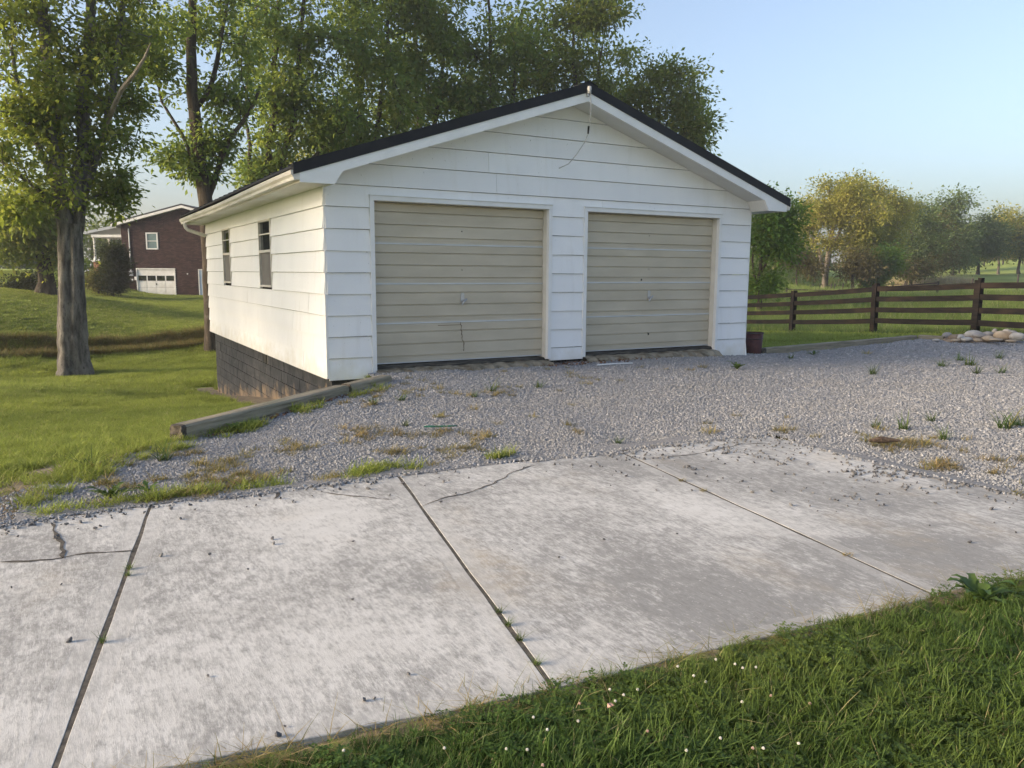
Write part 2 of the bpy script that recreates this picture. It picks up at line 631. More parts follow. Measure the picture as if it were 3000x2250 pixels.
def ditch_d(x, y):
    dm = np.full(np.shape(x), 1e9)
    for a, b in zip(DITCH[:-1], DITCH[1:]):
        t = np.clip(((x - a[0]) * (b[0] - a[0]) + (y - a[1]) * (b[1] - a[1])) / ((b[0] - a[0]) ** 2 + (b[1] - a[1]) ** 2), 0, 1)
        dm = np.minimum(dm, np.hypot(x - a[0] - t * (b[0] - a[0]), y - a[1] - t * (b[1] - a[1])))
    return dm


def vnoise(x, y, sc, seed=0):
    r = np.random.default_rng(seed).random((64, 64))
    u = np.asarray(x) / sc
    v = np.asarray(y) / sc
    i = np.floor(u).astype(int)
    j = np.floor(v).astype(int)
    fu = u - i
    fv = v - j
    fu = fu * fu * (3 - 2 * fu)
    fv = fv * fv * (3 - 2 * fv)
    g = lambda a, b: r[a % 64, b % 64]
    return (g(i, j) * (1 - fu) + g(i + 1, j) * fu) * (1 - fv) + (g(i, j + 1) * (1 - fu) + g(i + 1, j + 1) * fu) * fv - .5


def fbm(x, y, sc, seed=0):
    return vnoise(x, y, sc, seed) + .5 * vnoise(x, y, sc / 2.1, seed + 1) + .25 * vnoise(x, y, sc / 4.3, seed + 2)


SLAB_POLY = np.array([(-9, -4.78), (-2.6, -4.83), (0, -4.88), (1.1, -4.98), (2.72, -4.98), (2.72, -8.55), (.53, -8.27), (-1.55, -8.09), (-3.19, -7.85), (-9, -7.0)])


def ground_h(x, y):
    x = np.asarray(x, float)
    y = np.asarray(y, float)
    z = lawn_h(x, y)
    far = np.clip((np.hypot(x, y) - 12) / 30, 0, 1)
    z = z + fbm(x, y, 5.0, 3) * (.04 + .07 * far)
    z = z - .32 * np.exp(-(ditch_d(x, y) / .75) ** 4)
    sd = poly_sd(x, y, GPOLY)
    gz = gravel_h(x, y) - .05
    z = np.where(sd > 0, gz, np.where(sd > -.5, np.where(np.minimum(sd, 0) > -.5, z, z), z))
    sl = poly_sd(x, y, SLAB_POLY)
    z = np.where((sl > -.02) & (sd < 0), SLAB_Z - .032, z)
    return z


def axis(lo, hi, step, far, grow=1.09):
    a = list(np.arange(lo, hi + 1e-6, step))
    for sgn in (-1, 1):
        st = step
        p = lo if sgn < 0 else hi
        ext = []
        while abs(p) < far:
            st *= grow
            p += sgn * st
            ext.append(p)
        a = (ext[::-1] + a) if sgn < 0 else (a + ext)
    return np.array(a)


gx = axis(-6, 10, .14, 1800)
gy = axis(-10, 6, .14, 1800)
GX, GY = np.meshgrid(gx, gy, indexing='ij')
GZ = ground_h(GX, GY)
nx, ny = GX.shape
idx = np.arange(nx * ny).reshape(nx, ny)
quads = np.stack([idx[:-1, :-1], idx[1:, :-1], idx[1:, 1:], idx[:-1, 1:]], -1).reshape(-1, 4)


def grass_amt(x, y):
    """1 = full lawn, 0 = bare dirt"""
    g = np.ones(np.shape(x))
    sd = poly_sd(x, y, GPOLY)
    left = (x < .4) & (y < 0) & (y > -6)
    g = np.where(left, np.clip((-sd + .05) / 1.1 + .35 * fbm(x, y, .6, 9), 0, 1), g)
    # bare strip along the block wall
    w = np.hypot(np.minimum(np.maximum(x, -1e9), 0) - 0, 0) + 0
    wall = np.abs(x) + np.where((y > 1.2) & (y < 11), 0, 5)
    g = np.where((x < .3) & (wall < 1.0), np.clip((wall - .38) / .5 + .5 * fbm(x, y, .8, 4), 0, 1), g)
    g = np.where(sd > .12, 0, g)
    dd = ditch_d(x, y)
    g = np.where(dd < .55, .15, g)
    # the thin lip of straw and soil beside the slab
    sl = poly_sd(x, y, SLAB_POLY)
    g = np.where(sl > .02, 0, g)
    g = np.where((sl > -.10) & (sl <= .02) & (y < -7), np.clip(.3 + .8 * fbm(x, y, .3, 8), 0, 1), g)
    return g


ground = mesh_np('ground', np.stack([GX, GY, GZ], -1).reshape(-1, 3), quads, M['ground'], smooth=True, attrs={'grass': grass_amt(GX, GY).ravel()})
tag(ground, 'rolling green lawn and pasture ground', kind='structure')

# gravel bed (a sheet of its own above the soil)
bx = np.arange(-3.4, 28, .09)
by = np.arange(-13.5, 1.4, .09)
BX, BY = np.meshgrid(bx, by, indexing='ij')
BS = poly_sd(BX, BY, GPOLY) + .06 * fbm(BX, BY, .35, 21)


def bed_h(x, y):
    z = gravel_h(x, y) + .018 * fbm(x, y, .8, 5)
    # wheel tracks running to the doors
    z = z - .012 * np.exp(-(((x - 1.2 - .10 * y) % 3.4 - .9) / .28) ** 2) - .004
    return z


BZ = bed_h(BX, BY)
near_slab = poly_sd(BX, BY, SLAB_POLY)
BZ = np.where(near_slab > -.15, np.maximum(BZ, SLAB_Z + .004), BZ)
bi = np.arange(BX.size).reshape(BX.shape)
bq = np.stack([bi[:-1, :-1], bi[1:, :-1], bi[1:, 1:], bi[:-1, 1:]], -1).reshape(-1, 4)
keep = (BS.ravel()[bq] > -.03).all(1)
bq = bq[keep]
used, inv = np.unique(bq, return_inverse=True)
gbed = mesh_np('gravel_drive', np.stack([BX, BY, BZ], -1).reshape(-1, 3)[used], inv.reshape(-1, 4), M['gravelbed'], smooth=True)
tag(gbed, 'grey gravel drive in front of the garage', kind='structure')


def surf(x, y):
    x = np.asarray(x, float)
    y = np.asarray(y, float)
    sd = poly_sd(x, y, GPOLY)
    sl = poly_sd(x, y, SLAB_POLY)
    z = np.where(sd > -.02, bed_h(x, y), ground_h(x, y))
    return np.where((sl > 0) & (sd < .15), np.maximum(SLAB_Z + .004, np.where(sd > -.02, z, -9)), z)


# ------------------------------------------------------------------ concrete drive: each slab is a piece
drive = thing('concrete_driveway', (0, 0, 0), 'cracked pale concrete driveway slabs', None)
tag(drive, kind='structure')


def jitter_edge(pts, amp, step, seed):
    out = []
    rr = np.random.default_rng(seed)
    for a, b in zip(pts[:-1], pts[1:]):
        a, b = np.array(a, float), np.array(b, float)
        L = np.linalg.norm(b - a)
        n = max(1, int(L / step))
        nrm = np.array([-(b - a)[1], (b - a)[0]]) / L
        for k in range(n):
            p = a + (b - a) * k / n
            out.append(p + nrm * (rr.random() - .5) * 2 * amp * (0 if k == 0 else 1))
    out.append(np.array(pts[-1], float))
    return out


def slab(far_edge, right, near_edge, left, seed):
    """polygons in plan; outer lip 6 mm lower than the field, as tooled edges are"""
    top = jitter_edge(far_edge, .02, .14, seed)
    rt = jitter_edge([top[-1], right], .004, .3, seed + 1)
    bt = jitter_edge([right] + near_edge + [left], .008, .2, seed + 2)
    lt = jitter_edge([left, top[0]], .004, .3, seed + 3)
    poly = np.array(top[:-1] + rt[:-1] + bt[:-1] + lt[:-1])
    n = len(poly)
    c = poly.mean(0)

    def inset(d):
        out = []
        for i in range(n):
            a, b, cc = poly[i - 1], poly[i], poly[(i + 1) % n]
            t = cc - a
            t = t / (np.linalg.norm(t) + 1e-9)
            nn = np.array([-t[1], t[0]])
            if np.dot(c - b, nn) < 0:
                nn = -nn
            out.append(b + nn * d)
        return np.array(out)
    r0, r1, r2, r3 = poly, inset(.003), inset(.085), inset(.089)
    zz = [SLAB_Z - .12, SLAB_Z - .003, SLAB_Z, SLAB_Z, SLAB_Z + .0003]
    rings = [r0, r0, r1, r2, r3]
    V = []
    for r, z in zip(rings, zz):
        V += [(p[0], p[1], z) for p in r]
    F = []
    for k in range(4):
        for i in range(n):
            F.append((k * n + i, k * n + (i + 1) % n, (k + 1) * n + (i + 1) % n, (k + 1) * n + i))
    F.append(tuple(range(4 * n, 5 * n)))
    edge = np.concatenate([np.ones(4 * n), np.zeros(n)])
    o = mesh_np('concrete_slab', V, F, M['slab'], drive, attrs={'edge': edge})
    return o


def J(t, a, b):
    return tuple(np.array(a) + (np.array(b) - np.array(a)) * t)


J0a, J0b = (-5.6, -4.80), (-6.3, -7.35)
J1a, J1b = (-2.64, -4.86), (-3.19, -7.86)
J2a, J2b = (-.91, -4.86), (-1.55, -8.10)
J3a, J3b = (1.07, -5.08), (.53, -8.28)
EDa, EDb = (2.74, -5.15), (2.70, -8.56)
g = .009
s0 = slab([(J0a[0] + g, J0a[1]), (-4.4, -4.84), (-3.4, -4.87), (J1a[0] - g, J1a[1])], (J1b[0] - g, J1b[1]), [], (J0b[0] + g, J0b[1]), 1)
s1 = slab([(J1a[0] + g, J1a[1]), (-2.0, -4.80), (-1.4, -4.84), (J2a[0] - g, J2a[1])], (J2b[0] - g, J2b[1]), [], (J1b[0] + g, J1b[1]), 2)
s2 = slab([(J2a[0] + g, J2a[1]), (0, -4.94), (J3a[0] - g, J3a[1])], (J3b[0] - g, J3b[1]), [], (J2b[0] + g, J2b[1]), 3)
s3 = slab([(J3a[0] + g, J3a[1]), (1.42, -4.99), (2.2, -4.98), EDa], EDb, [], (J3b[0] + g, J3b[1]), 4)
sm1 = slab([(-9, -4.75), (J0a[0] - g, J0a[1])], (J0b[0] - g, J0b[1]), [], (-9.4, -7.0), 5)


def crack(pts, w, parent, seed=0):
    rr = np.random.default_rng(seed)
    P = [np.array(onz(x, y, SLAB_Z)[:2]) for x, y in pts]
    fine = []
    for a, b in zip(P[:-1], P[1:]):
        n = max(2, int(np.linalg.norm(b - a) / .05))
        for k in range(n):
            fine.append(a + (b - a) * k / n + (rr.random(2) - .5) * .022)
    fine.append(P[-1])
    V, F = [], []
    for i, p in enumerate(fine):
        d = fine[min(i + 1, len(fine) - 1)] - fine[max(i - 1, 0)]
        d = d / (np.linalg.norm(d) + 1e-9)
        nn = np.array([-d[1], d[0]]) * w * (.25 + 1.1 * rr.random()) * (.3 if i in (0, len(fine) - 1) else 1)
        V += [(*(p - nn), SLAB_Z + .0035), (*(p + nn), SLAB_Z + .0035)]
    for i in range(len(fine) - 1):
        F.append((2 * i, 2 * i + 1, 2 * i + 3, 2 * i + 2))
    return mesh_np('crack', V, F, M['crackdirt'], parent)


M['crackdirt'] = simple('crack_dirt', (.05, .045, .04), (.12, .105, .085), 25, .95)
for ja, jb in ((J0a, J0b), (J1a, J1b), (J2a, J2b), (J3a, J3b)):
    MB().beam((*ja, SLAB_Z - .0165), (*jb, SLAB_Z - .0165), .03, .03).build('joint_dirt', M['crackdirt'], drive)
crack([(0, 1216), (60, 1213), (132, 1206), (190, 1195), (290, 1190)], .009, s0, 1)
crack([(112, 1130), (120, 1150), (134, 1180), (136, 1207)], .012, s0, 2)
crack([(590, 1078), (600, 1068), (598, 1060)], .012, s1, 4)
crack([(690, 1062), (760, 1072), (850, 1080)], .006, s1, 5)
crack([(905, 1098), (925, 1088), (945, 1080), (1000, 1068), (1060, 1048), (1110, 1020), (1160, 1003)], .006, s2, 6)
crack([(1405, 990), (1500, 982), (1560, 968), (1600, 960), (1655, 958)], .006, s3, 7)

# ------------------------------------------------------------------ garage
FW, FD = 7.774, 9.80
gar = thing('garage', (0, 0, 0), 'white two-door garage with lapped siding and black metal roof', 'garage')
ROW = .29
ZL = [-.03] + [.27 + ROW * k for k in range(13)]


def zsoff(x):
    return 3.955 - .333 * abs(x - FW / 2)


def lap(z, z0):
    return .004 + .024 * max(0.0, 1 - (z - z0) / ROW)


def board_front(poly, z0, name='siding_board'):
    t = random.uniform(-.002, .002)
    ins = [(x, z) for x, z in poly]
    MB().prism(ins, lambda p: (p[0], -lap(p[1], z0) + t, p[1]), lambda p: (p[0], .012, p[1])).build(name, M['siding'], gar)


def board_side(poly, z0):
    t = random.uniform(-.002, .002)
    MB().prism([(y, z) for y, z in poly], lambda p: (-lap(p[1], z0) + t, p[0], p[1]), lambda p: (.012, p[0], p[1])).build('siding_board', M['siding'], gar)


def rect(a, b, z0, z1):
    return [(a, z0), (b, z0), (b, z1), (a, z1)]


GAP = .006
# three columns beside and between the doors
cols = [(.012, .615, -.03), (3.545, 4.145, .068), (7.065, FW - .012, -.045)]
for ci, (a, b, zb) in enumerate(cols):
    for k in range(8):
        z0, z1 = (zb if k == 0 else ZL[k]), ZL[k + 1] - GAP
        dx = random.uniform(-.006, .006)
        lo = z0 + random.uniform(-.004, .004)
        board_front([(a - (.012 if ci else 0) , lo), (b + .012 * (ci < 2), lo + random.uniform(-.005, .005)), (b, z1), (a, z1)], z0)
# course above the doors with notches for the trim
z0, z1, zt = ZL[8], ZL[9] - GAP, 2.462
board_front([(.012, z0), (.617, z0), (.617, zt), (3.537, zt), (3.537, z0), (4.146, z0), (4.146, zt), (4.49, zt), (4.49, z1), (.012, z1)], z0)
board_front([(4.494, zt), (7.058, zt), (7.058, z0), (FW - .012, z0), (FW - .012, z1), (4.494, z1)], z0)
# gable courses clipped by the soffit
for k, joint in ((9, 2.574), (10, 2.444), (11, None), (12, None), (13, None)):
    z0 = ZL[k] if k < len(ZL) else ZL[-1] + ROW * (k - len(ZL) + 1)
    z1 = z0 + ROW - GAP
    c = FW / 2

    def half(z):
        return min(c - .012, (3.965 - z) / .333)
    if half(z0) <= .05:
        continue
    h0, h1 = half(z0), max(0, half(z1))
    L = [(c - h0, z0)]
    if h1 < c - .02 and h0 >= c - .02:
        zk = 3.965 - .333 * (c - .012)
        L.append((c - h0, zk))
    Rr = [(2 * c - p[0], p[1]) for p in L][::-1]
    topl, topr = (c - h1, min(z1, 3.965)), (c + h1, min(z1, 3.965))
    if h1 <= 0.001:
        topl = topr = (c, 3.965)
    if joint:
        board_front([L[0], (joint - .002, z0), (joint - .002, z1), topl] + L[:0:-1], z0)
        board_front([(joint + .002, z0)] + [Rr[-1]] + Rr[:-1][::-1] + [topr, (joint + .002, z1)], z0)
    else:
        pts = [L[0], Rr[-1]] + Rr[:-1][::-1] + ([topr, topl] if topl != topr else [topl]) + L[:0:-1]
        board_front(pts, z0)

# side courses, cut round the windows
WIN = [(3.03, 3.935, 1.172, 2.302), (6.69, 7.53, 1.192, 2.318)]
for k in range(9):
    z0, z1 = ZL[k], min(ZL[k + 1] - GAP, 2.55)
    if k == 0:
        z0 = -.01
    cuts = {0: [1.21, 6.3], 2: [1.756], 3: [.827, 5.1]}.get(k, [])
    segs = []
    blk = [(w[0] - .004, w[1] + .004) for w in WIN if z0 < w[3] - .06 and z1 > w[2] + .06]
    marks = [(.012, 'a')]
    cur = .012
    for b0, b1 in sorted(blk + [(c - .002, c + .002) for c in cuts]):
        segs.append((cur, b0))
        cur = b1
    segs.append((cur, FD))
    for a, b in segs:
        board_side([(a, z0 + random.uniform(-.003, .003)), (b, z0 + random.uniform(-.003, .003)), (b, z1), (a, z1)], z0)
# right and back walls (unseen here, plain boards per course)
for k in range(9):
    z0, z1 = ZL[k], min(ZL[k + 1] - GAP, 2.55)
    MB().hexa([(FW - .012, .012, z0), (FW + .02, .012, z0), (FW + .02, FD, z0), (FW - .012, FD, z0)],
              [(FW - .012, .012, z1), (FW + .004, .012, z1), (FW + .004, FD, z1), (FW - .012, FD, z1)]).build('siding_board', M['siding'], gar)
for k in range(13):
    z0 = ZL[k]
    z1 = min(z0 + ROW - GAP, 3.96)
    h0 = min(FW / 2 - .03, (3.97 - z0) / .333)
    h1 = max(.01, min(FW / 2 - .03, (3.97 - z1) / .333))
    if h0 < .02:
        continue
    c = FW / 2
    MB().hexa([(c - h0, FD - .012, z0), (c + h0, FD - .012, z0), (c + h0, FD + .02, z0), (c - h0, FD + .02, z0)],
              [(c - h1, FD - .012, z1), (c + h1, FD - .012, z1), (c + h1, FD + .004, z1), (c - h1, FD + .004, z1)]).build('siding_board', M['siding'], gar)
# corner strips
MB().box(-.024, .011, -.022, .011, 0.0, 1.14).build('corner_strip', M['trim'], gar)
MB().box(-.012, .011, -.008, .011, 1.141, 2.54).build('corner_strip', M['trim'], gar)
MB().box(FW - .010, FW + .014, -.012, .011, -.05, 2.56).build('corner_strip', M['trim'], gar)
MB().hexa([(FW - .02, -.05, -.055), (FW + .015, -.05, -.055), (FW + .015, -.035, -.055), (FW - .02, -.035, -.055)],
          [(FW - .012, -.022, .26), (FW - .006, -.022, .26), (FW - .006, -.012, .26), (FW - .012, -.012, .26)]).build('loose_corner_strip', M['trim'], gar)

# door openings: trim, jambs, doors
DOORS = [(.682, 3.482, .128), (4.203, 7.0, .128)]


def section_profile(z0, z1):
    """stepped lap ribs of one door section, (y, z) from bottom to top, y negative is outwards"""
    H = z1 - z0
    pr = [(0.0, z0), (-.006, z0 + .004), (-.006, z0 + .02 * H)]
    marks = [.17, .48, .79, 1.0]
    prev = .02
    for i, m_ in enumerate(marks):
        pr += [(-.003, z0 + (prev + .02) * H), (-.010, z0 + (m_ - .04) * H)]
        if m_ < 1:
            pr += [(.016, z0 + (m_ - .034) * H), (.015, z0 + (m_ - .012) * H), (-.006, z0 + m_ * H)]
        prev = m_
    pr += [(-.003, z1 - .012), (.0, z1 - .002)]
    return pr


def garage_door(x0, x1, zb, nick, yd=.135):
    zt_ = 2.40
    fr = MB()
    # outer trim: butted boards, 3 mm proud of the siding
    w = .062
    tr = [(x0 - w, x0, -.05 if nick == 0 else .1), (x1, x1 + w, .10 if nick == 0 else -.02)]
    for a, b, z in tr:
        MB().box(a, b, -.034, .03, z, 2.398).build('door_trim', M['trim'], gar)
    MB().box(x0 - w, x1 + w, -.036, .03, 2.4, 2.461).build('door_trim', M['trim'], gar)
    MB().box(x0 - w - .006, x1 + w + .006, -.050, .03, 2.4625, 2.473).build('drip_edge', M['trim'], gar)
    for a, b in ((x0 - .02, x0 + .004), (x1 - .004, x1 + .02)):
        MB().box(a, b, .032, .30, .09, 2.398).build('door_jamb', M['jamb'], gar)
    MB().box(x0 - .02, x1 + .02, .032, .30, 2.396, 2.42).build('door_jamb', M['jamb'], gar)
    d = thing('garage_door', (x0, yd, zb), None, None)
    d.parent = gar
    ORG[d] = np.array((x0, yd, zb))
    del_keys = [k for k in d.keys()]
    hs = (zt_ - .004 - zb) / 4
    secs = []
    for k in range(4):
        z0, z1 = zb + k * hs, zb + (k + 1) * hs - .004
        pr = section_profile(z0, z1)
        xs = np.linspace(x0 + .008, x1 - .008, 9)
        V, F = [], []
        n = len(pr)
        for xi, x in enumerate(xs):
            sag = 0
            dent = .004 * math.sin(xi * 2.1 + k * 1.7 + nick)
            for (py, pz) in pr:
                V.append((x, yd + py + dent * .5, pz))
        for xi in range(len(xs) - 1):
            for i in range(n - 1):
                F.append((xi * n + i, (xi + 1) * n + i, (xi + 1) * n + i + 1, xi * n + i + 1))
        b = len(V)
        V += [(xs[0], yd + .04, z0), (xs[-1], yd + .04, z0), (xs[-1], yd + .04, z1), (xs[0], yd + .04, z1)]
        F.append((b + 3, b + 2, b + 1, b))
        F.append((0, b, b + 1, (len(xs) - 1) * n))
        F.append((n - 1, (len(xs) - 1) * n + n - 1, b + 2, b + 3))
        s_ = mesh_np('door_section', V, F, M['door'], d)
        secs.append(s_)
        if k < 3:
            MB().box(x0 + .008, x1 - .008, yd - .011, yd + .002, z1 - .010, z1 + .012).build('joint_strip', M['doorlip'], d)
    MB().box(x0 + .008, x1 - .008, yd - .008, yd + .03, zb - .016, zb - .001).build('bottom_seal', M['doorlip'], d)
    xm = (x0 + x1) / 2
    # lock plate and T handle
    zc = zb + hs * 1.62
    pl = MB()
    prof = []
    for i in range(24):
        a = 2 * math.pi * i / 24
        prof.append((.030 * math.cos(a), .030 * math.sin(a) + (.045 if math.sin(a) > 0 else -.045)))
    pl.prism(prof[::-1], lambda p: (xm + p[0], yd - .016, zc + p[1]), lambda p: (xm + p[0], yd + .0, zc + p[1]))
    hp = pl.build('lock_plate', M['steel'], d)
    MB().tube([(xm, yd - .014, zc + .045), (xm, yd - .022, zc + .045)], .017, 12).build('keyhole', M['steel'], d)
    hb = MB().tube([(xm, yd - .012, zc - .045), (xm, yd - .055, zc - .05)], .014, 8)
    hb.tube([(xm - .028, yd - .055, zc - .105), (xm, yd - .062, zc - .055), (xm + .05, yd - .055, zc - .015)], [.012, .014, .012], 8)
    hb.build('handle', M['steel'], d)
    for hx, hz, r_ in (((xm - .01, zb + hs * 3.35, .009), (xm - .01, zb + hs * 2.35, .009)) if nick == 0 else
                       ((xm - .03, zb + hs * 3.4, .008), (xm - .02, zb + hs * 2.4, .008), (xm - .18, zb + hs * 2.08, .018), (xm, zb + hs * .42, .022))):
        MB().tube([(hx, yd - .0095, hz), (hx + .01, yd - .002, hz)], r_, 7).build('rust_hole', M['black'], d)
    if nick == 0:
        V, F = [], []
        rr = random.Random(4)
        n = 26
        for i in range(n):
            z = zb + hs * .98 - i * (hs * .80) / n
            x = xm - .03 + .035 * (i / n) + rr.uniform(-.010, .010) + (.02 if i > 16 else 0)
            wd = rr.uniform(.002, .007)
            V += [(x - wd, yd - .0115, z), (x + wd, yd - .0115, z)]
        for i in range(n - 1):
            F.append((2 * i, 2 * i + 1, 2 * i + 3, 2 * i + 2))
        mesh_np('rust_split', V, F, M['cracked'], d)
        MB().box(x0 + 1.0, xm - .03, yd - .012, yd - .009, zb + hs * .905, zb + hs * .915).build('rust_split', M['cracked'], d)
    # rotten sill below
    rr = np.random.default_rng(40 + nick)
    V, F = [], []
    xs = np.linspace(x0 + .005, x1 - .005, 30)
    for i, x in enumerate(xs):
        a = .035 * (rr.random() - .5)
        zt2 = zb - .022 - .018 * rr.random()
        V += [(x, .035 + a * .5, -.12), (x, .03 + a, zt2 - .03), (x, .06 + a * .5, zt2), (x, .32, zt2)]
    for i in range(len(xs) - 1):
        for j in range(3):
            F.append((4 * i + j, 4 * i + 4 + j, 4 * i + 5 + j, 4 * i + 1 + j))
    mesh_np('door_sill', V, F, M['sill'], gar)
    V, F = [], []
    xs = np.linspace(x0 - .02, x1 + .02, 36)
    for i, x in enumerate(xs):
        a = .14 * (rr.random() - .5)
        zt2 = zb - .065 - .02 * rr.random()
        V += [(x, -.30 + a, -.14), (x, -.26 + a, .005 + .02 * rr.random() - .02 * x / 3.5), (x, -.12 + a * .6, zt2 - .02), (x, .028, zt2)]
    for i in range(len(xs) - 1):
        for j in range(3):
            F.append((4 * i + j, 4 * i + 4 + j, 4 * i + 5 + j, 4 * i + 1 + j))
    mesh_np('concrete_apron', V, F, M['apron'], gar)
    return d


for i, (a, b, zb) in enumerate(DOORS):
    garage_door(a, b, zb + (.03 if i == 0 else .05), i)
# added dark liner, no real wall, so that gaps read as dark interior
MB().box(.05, FW - .05, .34, FD - .05, 0.0, 2.5).build('dark_liner', M['dark_inside'], gar)

# windows of the side wall
for wi, (a, b, z0, z1) in enumerate(WIN):
    w = thing('window', (0, a, z0), None, None)
    w.parent = gar
    zm = z0 + .535 * (z1 - z0)
    zz = z0 + .79 * (z1 - z0)
    t = .032
    fr = MB()
    fr.box(-.030, .05, a, a + t, z0, z1)
    fr.box(-.030, .05, b - t, b, z0, z1)
    fr.box(-.031, .05, a + t, b - t, z1 - t, z1)
    fr.box(-.040, .05, a + t, b - t, z0, z0 + t)
    fr.box(-.028, .05, a + t, b - t, zm - .022, zm + .022)
    fr.box(-.020, .03, a + t, b - t, zz - .010, zz + .010)
    fr.build('frame', M['winframe'] if 'winframe' in M else M['gutter'], w)
    MB().box(.008, .014, a + t, b - t, zm + .022, zz - .010).build('pane', M['glass'], w)
    MB().box(.008, .014, a + t, b - t, zz + .010, z1 - t).build('pane', M['glass'], w)
    MB().box(.000, .004, a + t, b - t, z0 + t, zm - .022).build('screen', M['screen'], w)

# foundation blocks
fnd = MB().box(.105, FW - .105, .105, FD - .105, -1.9, -.035).build('foundation_core', M['mortar'], gar)
BL, BH = .40, .20
for k in range(8):
    zt2 = -.032 - k * BH
    off = (k % 2) * BL / 2
    y = .06 - off
    while y < FD - .06:
        a, b = max(y, .06), min(y + BL, FD - .06)
        y += BL
        if b - a < .05:
            continue
        if k == 0 and a < 4.40 < b:
            continue
        d = random.uniform(-.003, .003)
        gz = float(ground_h(np.array(-.05), np.array((a + b) / 2)))
        if zt2 < gz - .05:
            continue
        mb = MB().box(.082 + d, .30, a + .005, b - .005, zt2 - BH + .005, zt2 - .005)
        ab = [v[2] - gz for v in mb.V]
        mb.build('concrete_block', M['block'], gar, attrs={'above': ab})
vent = MB().box(.09, .104, 4.2, 4.6, -.23, -.04).build('vent_opening', M['black'], gar)
for k in range(20):
    x = .06 + k * BL
    mb = MB().box(x + .005, min(x + BL, FW - .06) - .005, .068, .30, -.24, -.05)
    mb.build('concrete_block', M['block'], gar, attrs={'above': [.8] * 8})

# roof, rake boards, soffits, gutters
XC = FW / 2
EV = .50          # roof overhang at eaves
YF, YB = -.43, FD + .40


def rk(x, dz):
    return zsoff(x) + dz


